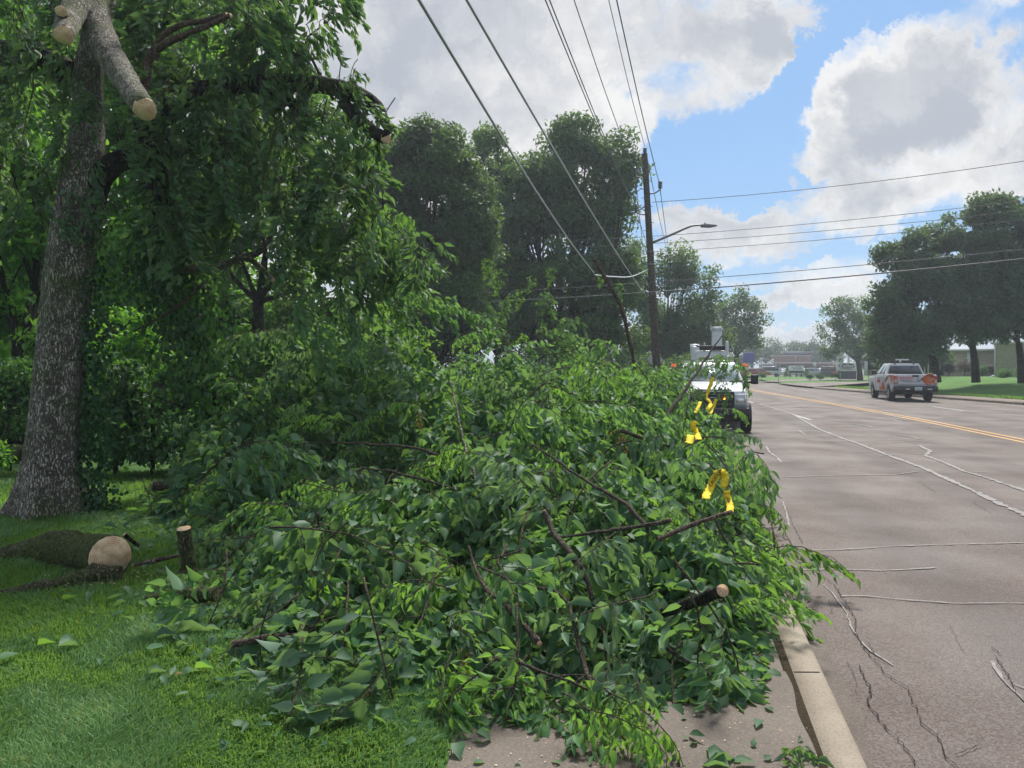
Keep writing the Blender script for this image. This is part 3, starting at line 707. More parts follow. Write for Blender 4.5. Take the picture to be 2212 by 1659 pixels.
while cnt < 256 and tries < 60000:
    tries += 1
    d = 3.35*math.exp(rng.random()*math.log(18/3.35)); x = rng.uniform(-4.8, 4.9); h = heap(x, d)
    if h < 0: continue
    mind = .10*d**.75
    if any((x-a)**2+((d-b)*.8)**2 < mind**2 for a, b in pts): continue
    pts.append((x, d)); yaw, sl_, h0 = slope_dir(x, d); yaw += rng.normal()*.75
    s = (.80+.038*min(d, 11))*rng.uniform(.72, 1.25)
    if d < 6 and x < -.8 or (d < 5.2 and -.2 < x < .9 and rng.random() < .5): k = int(rng.choice([0, 2, 7, 0, 8, 6, 4]))
    elif d < 9: k = int(rng.choice([0, 1, 3, 4, 5, 6, 9, 4, 11]))
    else: k = int(rng.choice([1, 3, 4, 10, 11, 6, 5, 1]))
    if d > 8: s *= .85
    M = rotm(yaw, -sl_*.6+rng.normal()*.28, rng.normal()*.45, (x, d, max(KH+.05, h0*rng.uniform(.78, 1.06)-.03)), s)
    if rng.random() < .22: M = rotm(yaw, R(rng.uniform(15, 55)), rng.normal()*.4, (x, d, h0+rng.uniform(.08, .26)), s*.85)
    z = zone(d); branch_at(k, M, z[0], z[1]); cnt += 1
# branches hanging over the near edge and onto the apron, lighter fresh ones
EDGE = [(-.35, 3.45, -100, 4), (.05, 3.4, -95, 0), (.45, 3.3, -60, 9), (.62, 3.10, -40, 4), (.35, 3.12, -50, 9), (.5, 3.02, -25, 5), (1.05, 4.25, -50, 5), (1.25, 4.4, -15, 4), (1.45, 4.9, -5, 5), (.85, 4.1, -80, 4), (-.75, 3.65, -110, 2), (-1.2, 4.0, -130, 0), (-1.6, 4.6, -150, 7),
        (1.72, 4.9, 0, 4), (1.85, 5.4, 10, 7), (2.08, 6.0, 0, 0), (2.35, 6.9, 10, 4), (2.6, 7.7, -10, 5), (2.95, 9.0, 0, 4), (3.35, 10.6, 5, 3), (3.9, 12.4, 0, 10), (-2.2, 5.2, 170, 8), (-2.5, 6.2, 160, 6)]
for x, d, a, k in EDGE:
    M = rotm(R(a), R(-8), rng.normal()*.2, (x, d, KH+.16 if d < 5 else .30), .55 if d < 4 else .62)
    z = zone(d); branch_at(k, M, 'fresh leafy sprig spilling from the edge of the heap' + (' onto the apron' if d < 3.9 else ' towards the road' if x > 0 else ' onto the lawn'), 'sprigs spilling ' + ('onto the apron' if d < 3.9 else 'towards the road' if x > 0 else 'onto the lawn'))
# leaves that stand above the heap's skyline
for U, V, d, a, pt, s, k in [(1010, 700, 10.5, 30, 50, .75, 3), (1130, 730, 12, 80, 60, .8, 4), (1220, 730, 12.5, 60, 70, .85, 10), (1300, 760, 13, 110, 50, .8, 3), (1370, 800, 14, 60, 60, .8, 4), (930, 640, 9.5, 20, 30, .9, 1),
        (880, 590, 9, 0, 20, .9, 3), (820, 540, 9, -20, 10, .9, 4), (1170, 660, 12.5, 90, 80, .8, 1), (800, 470, 8.6, -40, 0, .9, 4), (870, 470, 9, -30, -10, .9, 5), (740, 560, 8.8, -60, 0, .9, 3), (680, 620, 8.6, -80, 10, .9, 1),
        (620, 680, 9.2, -100, 0, .9, 10), (760, 640, 8.4, -50, 0, .85, 3), (700, 700, 8.2, -70, -10, .8, 1), (640, 770, 8.6, -120, -20, .8, 11), (850, 660, 9, -20, 0, .8, 4), (560, 720, 9.4, 180, 0, .9, 11)]:
    M = rotm(R(a), R(pt), rng.normal()*.3, W(U, V, d), s); z = zone(d)
    branch_at(k, M, 'leafy branch reaching above the skyline of the cut heap', 'branches reaching above the heap')
# the sprays over the bonnet of the bucket truck
for U, V, d, a, pt, s, k, lb in [(1500, 775, 15.6, 175, 8, .75, 1, 'leafy spray reaching left across the roof of the bucket truck'), (1560, 795, 15.4, -80, -60, .62, 6, 'leafy spray hanging in front of the bucket truck windshield'), (1605, 785, 15.5, -20, -22, .75, 1, 'leafy spray arching right past the bucket truck windshield'),
        (1505, 845, 15.2, -60, -30, .7, 6, 'leafy spray lying over the bonnet of the bucket truck'), (1500, 870, 15.0, -100, -10, .8, 7, 'leafy spray below the left mirror of the bucket truck'), (1600, 890, 15.2, -10, -25, .55, 5, 'leafy spray tip beside the bucket truck tyre'), (1530, 905, 14.8, -60, -20, .8, 6, 'leafy spray in front of the bucket truck bumper'), (1570, 930, 14.6, -10, -10, .6, 4, 'low leafy spray in front of the bucket truck wheels'),
        (1475, 835, 15.0, -120, 10, .8, 1, 'leafy spray below the orange beacon left of the truck'), (1520, 800, 15.2, -150, -10, .7, 6, 'leafy spray hiding the left half of the windshield'), (1575, 835, 15.2, -40, -35, .6, 1, 'leafy spray hanging over the truck bonnet near its right edge'), (1450, 870, 14.5, 160, 10, .9, 7, 'leafy spray at the foot of the pole left of the truck'), (1550, 765, 15.5, 100, 20, .6, 1, 'leafy spray standing above the truck cab roof'), (1490, 905, 14.2, -90, 0, .9, 6, 'leafy spray hiding the left front wheel of the truck')]:
    branch_at(k, rotm(R(a), R(pt), 0, W(U, V, d), s), lb, None)
# the uncountable bulk of leaves under the individual branches
mb = MB(); n = 46000; P = []; 
dd_ = 3.3*np.exp(rng.random(n*3)*math.log(18/3.3)); xx = rng.uniform(-4.8, 4.9, n*3)
hh = np.array([heap(a, b) for a, b in zip(xx[:n*2], dd_[:n*2])]); ok = hh > 0
xx, dd_, hh = xx[:n*2][ok][:n], dd_[:n*2][ok][:n], hh[ok][:n]; n = len(xx)
P = np.stack((xx, dd_, np.maximum(KH+.01, hh*(.35+.48*rng.random(n)**.7)-.06)), 1)
A = np.stack((rng.normal(size=n), rng.normal(size=n), -np.abs(rng.normal(size=n))*.8), 1); N = rdir(n)*.6+np.array((0, 0, 1))
leaf_big(mb, P, A, N, rng.uniform(.07, .14, n)*(1+.03*dd_), rng.uniform(.6, .95, n), np.clip(rng.normal(.42, .16, n), 0, .9))
tag(mb.build('leaf_mass', M_LEAF, smooth=True), 'mass of limp green leaves packed inside the heap of cut branches', 'foliage', kind='stuff')

# ---------------------------------------------------------------- single sticks and stubs with cut ends
def surf(U, V, d0=3.2, d1=17):
    dd = d0
    while dd < d1:
        p_ = W(U, V, dd); hh = heap(p_[0], dd)
        if hh > 0 and p_[2] <= hh+.04: return dd
        dd += .05
    return None
ONHEAP = False
def stick(name, pts, r, label, mt=M_TWIG, cut=(True, False), k=10, sub=(), cutmat=M_CUT, group=None, cat='branch', wobb=.02, m=5):
    """pts: (U, V, d) in the photograph; r: radii"""
    if ONHEAP and not name.startswith('hanging'):
        dv = [(surf(q[0], q[1]) or q[2])-q[2] for q in pts]; sh = min(0, float(np.median(dv))-.05); fz = (pts[0][2]+sh)/pts[0][2]
        lift = lambda q: (q[0], q[1], q[2]+sh); r = tuple(x*fz for x in r)
        pts = [lift(q) for q in pts]; sub = [([lift(q) for q in a_], (b_[0]*fz, b_[1]*fz)) for a_, b_ in sub]
    Pw = np.array([W(*p_) if len(p_) == 3 else p_ for p_ in pts]); Pp = spline(Pw, m); n = len(Pp)
    L_ = np.linalg.norm(np.diff(Pw, axis=0), axis=1).sum(); Pp[1:-1] += rng.normal(size=(n-2, 3))*wobb*L_*.12
    rr = np.interp(np.linspace(0, 1, n), np.linspace(0, 1, len(r)), r)*(1+.08*rng.normal(size=n))
    org = Pw[0]; mb = MB(); tube(mb, Pp, rr, k+(10 if cat == 'log' else 0), 0, cap=True, rough=.16 if cat == 'log' else .08)
    o = mb.build(name, [mt, cutmat], smooth=True, origin=org, sharp=50); tag(o, label, cat, group)
    T, _, _ = frames(Pp); j = 0
    for end, flag in zip((0, -1), cut):
        if not flag: continue
        nrm = -T[0] if end == 0 else T[-1]; c = MB(); ring = rr[end]*.97; p_ = Pp[end]+nrm*.0015
        tube(c, [p_-nrm*.004, p_+nrm*.001], [ring, ring], 18, 0); co = c.build('cut_face', cutmat, origin=p_); co.parent = o; co.location = p_-org
    for sp_, sr in sub:
        sp2 = np.array([W(*q_) for q_ in sp_]); s_ = MB(); pp = spline(sp2, 5); tube(s_, pp, np.linspace(sr[0], sr[1], len(pp)), 6); so_ = s_.build('side_twig', mt, smooth=True, origin=org); so_.parent = o
    return o

DRYM = spray(.8, 7, .10, .6, 1.5, .006, wr=.5, flat=.5)
PR.append((DRYM[0], DRYM[1], M_DRYLEAF)); PM.append((DRYM[0].mesh('twig', [M_TWIG, M_TWIGG]), DRYM[1].mesh('foliage', M_DRYLEAF, smooth=True)))
for U, V, a, k, s in [(640, 865, 200, 4, .55), (700, 905, 210, 5, .6), (560, 985, 200, 4, .6), (640, 1000, 220, 9, .7), (780, 900, 190, 4, .6), (870, 870, 170, 5, .6), (820, 800, 180, 9, .5), (760, 960, 230, 4, .7), (900, 1010, 250, 4, .7), (700, 1050, 200, 5, .7), (980, 960, 260, 5, .6), (1080, 1010, 270, 4, .7), (1200, 980, 280, 4, .7)]:
    d = (surf(U, V) or 8)-.12; branch_at(k, rotm(R(a), R(rng.uniform(-10, 20)), rng.normal()*.3, W(U, V, d), s), 'pale green drooping sprig standing out over the shady hollow of the heap', 'pale drooping sprigs over the hollow')
for U, V, a, s, lb in [(905, 900, 250, .3, 'small brown dried leaf cluster in the middle of the heap'), (1000, 1420, 260, .22, 'withered brown leaves at the front foot of the heap'), (780, 1500, 250, .2, 'dead brown leaves hanging at the lawn edge of the heap'), (1340, 940, 270, .45, 'brown withered leaf cluster high on the road side of the heap')]:
    d = (surf(U, V) or 6)-.10; branch_at(len(PM)-1, rotm(R(a), R(-30), 0, W(U, V, d), s), lb, None)
ONHEAP = True
stick('bare_branch', [(1150, 960, 7.2), (1215, 1005, 6.9), (1290, 1052, 6.6), (1345, 1085, 6.4), (1400, 1137, 6.2)], (.010, .014, .022), 'long thin dark branch slanting down to the right across the middle of the heap', sub=[([(1345, 1085, 6.4), (1372, 1065, 6.4), (1370, 1035, 6.5)], (.01, .005)), ([(1300, 1060, 6.6), (1345, 1072, 6.4), (1340, 1130, 6.2)], (.009, .006)), ([(1130, 1100, 6.5), (1240, 1103, 6.4), (1345, 1087, 6.4)], (.006, .010))])
stick('bare_branch', [(1210, 1160, 6.0), (1290, 1150, 6.0), (1380, 1137, 6.0), (1450, 1124, 6.0)], (.010, .016, .019), 'bare branch lying almost level with its cut end to the right', cut=(False, True))
stick('bare_branch', [(620, 962, 7.6), (700, 957, 7.5), (790, 958, 7.4), (900, 968, 7.3), (960, 990, 7.2)], (.006, .010, .016), 'thin dark branch with pale green tips reaching left over the heap', sub=[([(850, 962, 7.3), (790, 910, 7.4), (720, 880, 7.5), (640, 850, 7.6)], (.009, .004))])
stick('bare_branch', [(1012, 1180, 4.9), (1040, 1258, 4.7), (1095, 1310, 4.5), (1150, 1372, 4.3), (1165, 1392, 4.25)], (.008, .016, .019), 'reddish brown bare branch running down the front of the heap', mt=M_BARKB, cut=(False, True))
stick('bare_branch', [(1030, 1222, 4.8), (1110, 1255, 4.6), (1210, 1285, 4.5), (1240, 1350, 4.3), (1262, 1440, 4.1), (1280, 1480, 4.0)], (.006, .011, .016), 'forked grey branch bending down the front of the heap', sub=[([(1215, 1215, 4.5), (1230, 1290, 4.45), (1232, 1360, 4.35)], (.011, .010)), ([(1000, 1290, 4.6), (1080, 1330, 4.45), (1150, 1370, 4.3)], (.006, .010))])
stick('broken_branch', [(1175, 1105, 5.4), (1195, 1150, 5.3), (1232, 1195, 5.1), (1262, 1240, 5.0), (1280, 1295, 4.9)], (.018, .026, .014), 'dark broken branch with torn orange wood near its middle', mt=M_TWIG, cut=(True, False), cutmat=M_SPLIT)
stick('branch_stub', [(1360, 1345, 5.2), (1430, 1322, 4.9), (1500, 1300, 4.6), (1561, 1276, 4.3)], (.030, .034, .037), 'thick branch stub with a pale sawn end pointing at the road', mt=M_BARKD, cut=(False, True), sub=[([(1465, 1340, 4.75), (1500, 1322, 4.72), (1540, 1300, 4.66)], (.012, .014))])
stick('branch_stub', [(505, 1391, 4.55), (540, 1386, 4.5), (585, 1377, 4.45), (640, 1375, 4.4)], (.021, .023, .020), 'short pale cut stick poking left out of the heap onto the lawn', mt=M_BARKB)
stick('dead_branch', [(973, 825, 8.2), (988, 890, 7.8), (1002, 960, 7.4), (1020, 1010, 7.1), (1040, 1080, 6.8)], (.010, .013, .020), 'upright grey dead stick standing in the heap', mt=M_BARK)
stick('branch_stub', [(1420, 1165, 6.6), (1480, 1140, 6.7), (1520, 1125, 6.75), (1580, 1106, 6.85)], (.022, .022, .021), 'straight cut stick under the yellow tape with its end towards the road', mt=M_BARKB, cut=(False, True))
stick('branch_stub', [(1530, 1000, 8.8), (1548, 1018, 8.7), (1575, 1052, 8.5)], (.012, .016), 'short dark twig holding up the yellow tape')
stick('bare_branch', [(1380, 1010, 12.5), (1425, 975, 12.6), (1440, 900, 13), (1475, 850, 13.4), (1520, 780, 14), (1560, 725, 14.4)], (.045, .035, .012), 'curved dark branch rising in front of the bucket truck with a sawn tip', cut=(False, True), sub=[([(1450, 985, 12.8), (1500, 960, 13), (1560, 935, 13.3), (1590, 920, 13.6)], (.022, .010)), ([(1480, 835, 13.5), (1500, 790, 13.8), (1515, 750, 14)], (.014, .006)), ([(1530, 770, 14), (1600, 748, 14.2), (1690, 735, 14.5)], (.010, .004))])
stick('bare_branch', [(1340, 930, 11), (1400, 950, 11), (1470, 965, 11.2), (1520, 945, 11.3)], (.03, .026, .02), 'pale sawn branch lying across the heap short of the bucket truck', mt=M_BARKB, cut=(False, True))
stick('bare_branch', [(780, 1010, 7), (850, 1020, 6.9), (960, 1050, 6.8), (1100, 1100, 6.6)], (.008, .012, .012), 'thin arching twig on the left slope of the heap')
stick('bare_branch', [(1390, 1370, 4.3), (1440, 1400, 4.15), (1500, 1440, 4.0), (1570, 1480, 3.9)], (.012, .009, .004), 'slender twig curving down towards the kerb', sub=[([(1420, 1390, 4.2), (1470, 1440, 4.05), (1520, 1465, 3.95)], (.007, .003))])
stick('bare_branch', [(1290, 1310, 4.6), (1305, 1370, 4.4), (1310, 1440, 4.2), (1320, 1500, 4.05)], (.010, .008, .005), 'thin upright twig near the front of the heap')
# broken branches that caught in the wires
stick('hanging_branch', [(1283, 560, 13), (1330, 640, 13), (1352, 700, 13), (1367, 770, 13), (1385, 850, 13.2)], (.030, .034, .024), 'reddish broken branch hooked on the wires and hanging down to the heap', mt=M_BARKB, cut=(True, False), cutmat=M_SPLIT, sub=[([(1360, 740, 13), (1372, 800, 13), (1368, 850, 13)], (.03, .02)), ([(1330, 640, 13), (1310, 700, 13), (1290, 760, 13), (1270, 830, 13)], (.025, .008)), ([(1320, 625, 13), (1270, 645, 13), (1243, 668, 13)], (.03, .012)), ([(1300, 600, 13), (1298, 560, 13), (1280, 535, 13), (1200, 545, 13), (1010, 565, 13)], (.02, .006)),
    ([(1320, 570, 13), (1290, 560, 13), (1230, 580, 13), (1170, 640, 13)], (.015, .005)), ([(1250, 660, 13.3), (1180, 740, 13.2), (1150, 800, 13)], (.012, .006)), ([(1230, 640, 13.4), (1200, 680, 13.3), (1120, 730, 13)], (.01, .004))])
for U, V, d, a, pt, s, k in [(1345, 620, 13, -60, -50, .40, 3), (1190, 590, 13, -90, -70, .42, 4), (1050, 570, 12.5, -90, -60, .42, 4), (1075, 600, 12, -90, -75, .55, 4), (1100, 660, 12, -100, -70, .6, 1), (1130, 640, 12.5, -70, -80, .5, 4), (1050, 680, 11.5, -110, -60, .7, 10), (1150, 610, 13, -90, -80, .35, 5), (1300, 600, 13, -80, -60, .3, 4), (1240, 720, 12.6, -70, -60, .6, 1)]:
    branch_at(k, rotm(R(a), R(pt), 0, W(U, V, d), s), 'limp leafy twig dangling in the air below the snagged wires', 'twigs dangling below the wires')

ONHEAP = False
# ---------------------------------------------------------------- logs on the lawn
def Z(p, dz=0): return (p[0], p[1], p[2]+dz)
l1 = [(55, 1155, 6.580), (110, 1178, 6.392), (175, 1200, 6.063), (237, 1203, 5.781)]
lg = stick('mossy_log', [(-30, 1215, 6.298)]+[tuple(q_) for q_ in [(50, 1200, 6.345), (120, 1188, 6.251), (190, 1196, 6.016), (238, 1203, 5.734)]], (.085, .12, .15, .158, .150), 'thick mossy log with a large pale sawn face lying at the foot of the tree', mt=M_BARKM, cut=(False, True), k=22, cat='log')
mb = MB(); tube(mb, spline([W(45, 1150, 6.674), W(85, 1165, 6.533), W(140, 1195, 6.298)], 4), np.linspace(.10, .13, 9), 14, rough=.06); b_ = mb.build('side_limb', M_BARKM, smooth=True, origin=tuple(lg.location)); b_.parent = lg
mb = MB(); q0 = W(262, 1222, 5.687); tube(mb, [q0, q0+np.array((.05, -.01, .045))], [.035, .012], 5); b_ = mb.build('splinter', M_SPLIT, origin=tuple(lg.location)); b_.parent = lg
stick('mossy_log', [(-40, 1300, 5.264), (60, 1280, 5.405), (130, 1262, 5.499), (200, 1243, 5.593), (260, 1240, 5.640)], (.055, .06, .055, .078, .055), 'long thin mossy limb with a swollen knot lying in front of the thick log', mt=M_BARKM, k=12, cat='log', cut=(False, False))
lg = stick('upright_stub', [(404, 1255, 5.593), (407, 1215, 5.593), (402, 1180, 5.574), (397, 1142, 5.546)], (.060, .056, .050, .049), 'upright sawn branch stump with a pale top and a hollow crack', mt=M_BARKM, k=16, cat='log', cut=(False, True))
mb = MB(); tube(mb, spline([W(520, 1190, 6.016), W(470, 1215, 5.828), W(430, 1235, 5.687), W(399, 1251, 5.499)], 4), np.linspace(.075, .056, 13), 14, rough=.06); b_ = mb.build('lower_limb', M_BARKM, smooth=True, origin=tuple(lg.location)); b_.parent = lg
mb = MB(); p0 = W(399, 1251, 5.499); dv = unit(W(399, 1251, 5.499)-W(430, 1235, 5.687)); tube(mb, [p0, p0+dv*.004], [.054, .054], 16); b_ = mb.build('cut_face', M_CUT, origin=tuple(lg.location)); b_.parent = lg
lg = stick('mossy_log', [(470, 1283, 4.982), (430, 1284, 5.029), (370, 1288, 5.076), (318, 1299, 5.076)], (.045, .048, .045, .042), 'short mossy log with a torn splintered end between lawn and heap', mt=M_BARKM, k=14, cat='log', cut=(False, True), cutmat=M_BARKM)
mb = MB(); q0 = W(325, 1300, 5.057); tube(mb, [W(318, 1302, 5.057), W(290, 1306, 5.038)], [.014, .010], 5); tube(mb, [W(322, 1305, 5.029), W(334, 1293, 4.982)], [.010, .016], 4); b_ = mb.build('splinter', M_SPLIT, origin=tuple(lg.location)); b_.parent = lg
stick('bare_branch', [(288, 1222, 5.734), (340, 1210, 5.781), (388, 1200, 5.828)], (.014, .020, .013), 'straight brown stick between the sawn log and the upright stump', mt=M_BARKB)
stick('bare_branch', [(330, 1050, 8.648), (400, 1050, 8.742), (480, 1053, 8.648), (570, 1058, 8.648)], (.055, .05, .045, .05), 'grey log lying level at the back edge of the lawn behind the heap', mt=M_BARKB, k=12, cat='log')
stick('branch_stub', [(300, 1180, 6.580), (268, 1155, 6.486)], (.016, .022), 'small dark stub with a pale oval cut end behind the sawn log', mt=M_BARKD, cut=(False, True), k=10)
stick('bare_branch', [(395, 1050, 8.8), (430, 1000, 8.9), (465, 910, 9.2)], (.014, .012, .008), 'thin leaning pole standing left of the heap', mt=M_BARK)
stick('bare_branch', [(510, 1060, 8.4), (545, 1000, 8.6), (585, 900, 9.0), (610, 820, 9.3)], (.03, .022, .012), 'leaning brown branch at the shady back of the heap', mt=M_BARKB)

# ---------------------------------------------------------------- the big tree that lost its limbs
def limb_mesh(pts, r, k=18, rough=.05, m=6, flare=None):
    P = spline([W(*p_) for p_ in pts], m); rr = np.interp(np.linspace(0, 1, len(P)), np.linspace(0, 1, len(r)), r)
    mb = MB(); tube(mb, P, rr, k, rough=rough); return mb, P, rr
def trunk_mesh(pts, radii, k=40, lobes=5, z0=KH, org=None, flare_h=.9, flare=.85, seed=1):
    """trunk with root flare and fluting"""
    P = spline(pts, 10); n = len(P); rr = np.interp(np.linspace(0, 1, n), np.linspace(0, 1, len(radii)), radii)
    T, U, B = frames(P); a = np.arange(k)*2*math.pi/k; rs = np.random.default_rng(seed); V = []
    ph = rs.random(4)*6.28
    for i in range(n):
        hgt = P[i, 2]-P[0, 2]; fl = math.exp(-hgt/ (flare_h*.38))*flare
        lob = np.maximum(0, np.cos(a*lobes+ph[0]))**1.5*.75+np.maximum(0, np.cos(a*3+ph[1]))*.45
        rad = rr[i]*(1+fl*(.25+lob)+.05*np.cos(a*lobes+ph[0])+.035*np.sin(a*7+ph[2]+hgt*1.5)+.02*rs.normal(size=k))
        V.append(P[i]+rad[:, None]*(np.cos(a)[:, None]*U[i]+np.sin(a)[:, None]*B[i]))
    mb = MB(); i = np.arange(n-1)[:, None]*k; j = np.arange(k)[None]; j2 = (j+1) % k
    mb.add(np.concatenate(V), quads=np.stack((i+j, i+j2, i+k+j2, i+k+j), -1).reshape(-1, 4)); return mb
def cut_disc(c, n, r, parent, org, mt=M_CUT, ell=1.0):
    c = np.array(c, float); n = unit(np.array(n, float)); mb = MB(); up = np.cross(n, (0, 0, 1)); up = unit(up) if np.linalg.norm(up) > .1 else np.array((1., 0, 0)); sd = np.cross(n, up)
    ang = np.arange(24)*2*math.pi/24; rad = r*(1+.04*np.sin(ang*3+1)+.02*rng.normal(size=24))
    top = [n*.006+up*math.cos(a)*q_+sd*math.sin(a)*q_ for a, q_ in zip(ang, rad)]; bot = [-n*.02+up*math.cos(a)*q_+sd*math.sin(a)*q_ for a, q_ in zip(ang, rad)]
    mb.add(top+bot, faces=[list(range(24)), list(range(47, 23, -1))]+[[i, i+24, (i+1) % 24+24, (i+1) % 24] for i in range(24)])
    o = mb.build('cut_face', mt); o.parent = parent; o.location = c-np.array(org); return o
TB = W(110, 1118, 8.3); TB[2] = KH-.05
tree = thing('storm_damaged_tree', TB, 'big standing tree on the left with thick grey trunk, sawn limbs and torn drooping branches', 'tree')
def part(mb, name, m_, parent=tree, org=TB, smooth=True):
    o = mb.build(name, m_, smooth=smooth, origin=tuple(org)); o.parent = parent; o.location = (0, 0, 0); return o
tpts = [TB]+[W(*q_) for q_ in [(112, 1050, 8.3), (117, 950, 8.3), (127, 820, 8.3), (140, 680, 8.3), (156, 550, 8.3), (176, 430, 8.3), (186, 340, 8.4), (190, 250, 8.5), (192, 150, 8.6), (215, 40, 8.7), (240, -120, 8.8), (250, -300, 8.8)]]
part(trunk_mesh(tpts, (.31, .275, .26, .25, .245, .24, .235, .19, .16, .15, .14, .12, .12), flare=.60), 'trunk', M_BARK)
def limb(pts, r, m_=M_BARKD, name='limb', cut=None, k=20, parent=tree, org=TB):
    mb, P, rr = limb_mesh(pts, r, k, .09, 9); o = part(mb, name, m_, parent, org)
    if cut: 
        n_ = unit(P[-1]-P[-2]) if cut is True else unit(np.array(cut, float)); c_ = cut_disc(P[-1], n_, rr[-1]*1.0, o, org)
    return o
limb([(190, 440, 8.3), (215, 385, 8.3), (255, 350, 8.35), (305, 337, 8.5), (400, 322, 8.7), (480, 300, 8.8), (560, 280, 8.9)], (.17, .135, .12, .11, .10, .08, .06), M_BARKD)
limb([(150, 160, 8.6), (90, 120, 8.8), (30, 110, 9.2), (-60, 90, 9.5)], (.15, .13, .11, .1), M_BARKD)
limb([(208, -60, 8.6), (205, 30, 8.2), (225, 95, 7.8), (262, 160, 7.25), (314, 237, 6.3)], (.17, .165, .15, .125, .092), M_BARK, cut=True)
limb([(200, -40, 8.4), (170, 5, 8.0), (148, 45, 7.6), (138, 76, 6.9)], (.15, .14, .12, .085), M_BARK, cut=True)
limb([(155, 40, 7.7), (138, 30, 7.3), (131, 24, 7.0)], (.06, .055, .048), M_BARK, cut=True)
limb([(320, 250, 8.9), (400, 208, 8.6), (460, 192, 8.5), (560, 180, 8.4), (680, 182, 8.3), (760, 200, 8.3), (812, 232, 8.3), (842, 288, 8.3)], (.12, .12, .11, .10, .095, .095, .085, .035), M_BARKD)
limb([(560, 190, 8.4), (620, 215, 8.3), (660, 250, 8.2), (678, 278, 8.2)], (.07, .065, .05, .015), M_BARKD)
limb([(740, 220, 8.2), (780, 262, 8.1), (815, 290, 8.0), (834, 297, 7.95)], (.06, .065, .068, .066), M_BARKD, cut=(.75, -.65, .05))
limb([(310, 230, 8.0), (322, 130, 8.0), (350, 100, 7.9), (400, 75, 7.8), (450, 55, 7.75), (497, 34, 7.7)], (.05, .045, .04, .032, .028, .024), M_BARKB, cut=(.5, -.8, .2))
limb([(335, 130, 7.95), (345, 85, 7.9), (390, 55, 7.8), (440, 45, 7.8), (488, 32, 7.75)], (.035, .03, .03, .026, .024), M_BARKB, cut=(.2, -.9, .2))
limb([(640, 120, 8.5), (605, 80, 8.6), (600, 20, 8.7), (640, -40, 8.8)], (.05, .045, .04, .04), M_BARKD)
limb([(720, 215, 8.4), (680, 140, 8.4), (660, 90, 8.5), (690, 60, 8.5)], (.02, .015, .01, .008), M_TWIG)
limb([(590, 420, 8.4), (588, 500, 8.4), (560, 540, 8.4), (510, 558, 8.4)], (.02, .022, .025, .03), M_BARK, 'torn_twig')
def in_poly(x, y, poly):
    c = False; j = len(poly)-1
    for i in range(len(poly)):
        if (poly[i][1] > y) != (poly[j][1] > y) and x < (poly[j][0]-poly[i][0])*(y-poly[i][1])/(poly[j][1]-poly[i][1])+poly[i][0]: c = not c
        j = i
    return c
hang = []
for i in range(9):
    hang.append(cat(MB()) if False else None)
HS = []
for L, ns, ll, dr, hg, wr in [(1.1, 7, .17, .9, 1.5, .52), (1.0, 7, .16, 1.0, 1.6, .46), (1.15, 7, .175, .8, 1.4, .55), (.9, 6, .18, .7, 1.3, .52), (1.1, 7, .15, 1.0, 1.6, .44)]:
    w_, l_ = spray(L, ns, ll, dr, hg, .009, wr=wr, flat=.4, spacing=.27); HS.append((cat(w_), cat(l_)))
crown, twigs = MB(), MB(); k = 0; tries = 0
POLA = [(230, -40), (740, -40), (748, 10), (690, 60), (720, 130), (690, 190), (770, 215), (830, 330), (815, 420), (880, 480), (925, 540), (900, 600), (760, 590), (620, 560), (560, 470), (480, 440), (420, 560), (350, 560), (330, 260), (300, 120)]
holes = [(565, 200, 38), (500, 175, 22), (655, 265, 35), (770, 290, 25), (700, 130, 22), (300, 235, 50), (180, 600, 60), (640, 30, 26), (470, 45, 26), (740, 30, 25), (835, 290, 30), (410, 90, 30), (740, 80, 30), (700, 10, 22), (545, 120, 14), (605, 330, 16), (700, 380, 18), (760, 470, 18), (240, 340, 30)]
spts = []
while k < 270 and tries < 30000:
    tries += 1
    U = rng.uniform(-30, 930); V = rng.uniform(-60, 620)
    zone_l = U < 150 and V < 480 and rng.random() < .45
    zone_i = 150 < U < 235 and 170 < V < 520 and rng.random() < .35
    if not (in_poly(U, V, POLA) or zone_l or zone_i): continue
    if any((U-a)**2+(V-b)**2 < c*c for a, b, c in holes): continue
    if sum((U-a)**2+(V-b)**2 < 26**2 for a, b in spts) > 1: continue
    spts.append((U, V)); d = (rng.uniform(7.9, 9.3) if V > 330 or rng.random() < .55 else rng.uniform(8.4, 9.7)) if not zone_i else 8.0
    i = int(rng.integers(0, len(HS))); s = rng.uniform(.60, .95) if not zone_i else .42
    M = rotm(rng.uniform(0, 6.28), R(rng.uniform(-75, -25)), rng.normal()*.4, W(U, V, d)-TB, s)
    place(twigs, HS[i][0], M); place(crown, HS[i][1], M, dt=rng.normal()*.08); k += 1
for U, V, d in [(600, 175, 8.0), (640, 160, 8.0), (680, 170, 7.95), (720, 185, 7.95), (755, 200, 7.9), (790, 235, 7.9), (640, 215, 7.9), (700, 235, 7.9), (560, 160, 8.1), (520, 180, 8.2), (480, 170, 8.2), (430, 190, 8.3), (400, 230, 8.2), (260, 330, 8.0), (330, 320, 8.2), (400, 300, 8.3), (745, 165, 8.0), (810, 260, 7.9), (770, 250, 7.85), (600, 250, 8.0), (520, 260, 8.1), (450, 260, 8.1)]:
    i = int(rng.integers(0, len(HS))); M = rotm(rng.uniform(-2.6, -.5), R(rng.uniform(-75, -40)), rng.normal()*.4, W(U, V, d)-TB, rng.uniform(.5, .8)); place(twigs, HS[i][0], M); place(crown, HS[i][1], M, dt=rng.normal()*.08)
o = crown.build('crown', M_HANG, smooth=True); o.parent = tree
o = twigs.build('twigs', [M_TWIG, M_TWIGG]); o.parent = tree
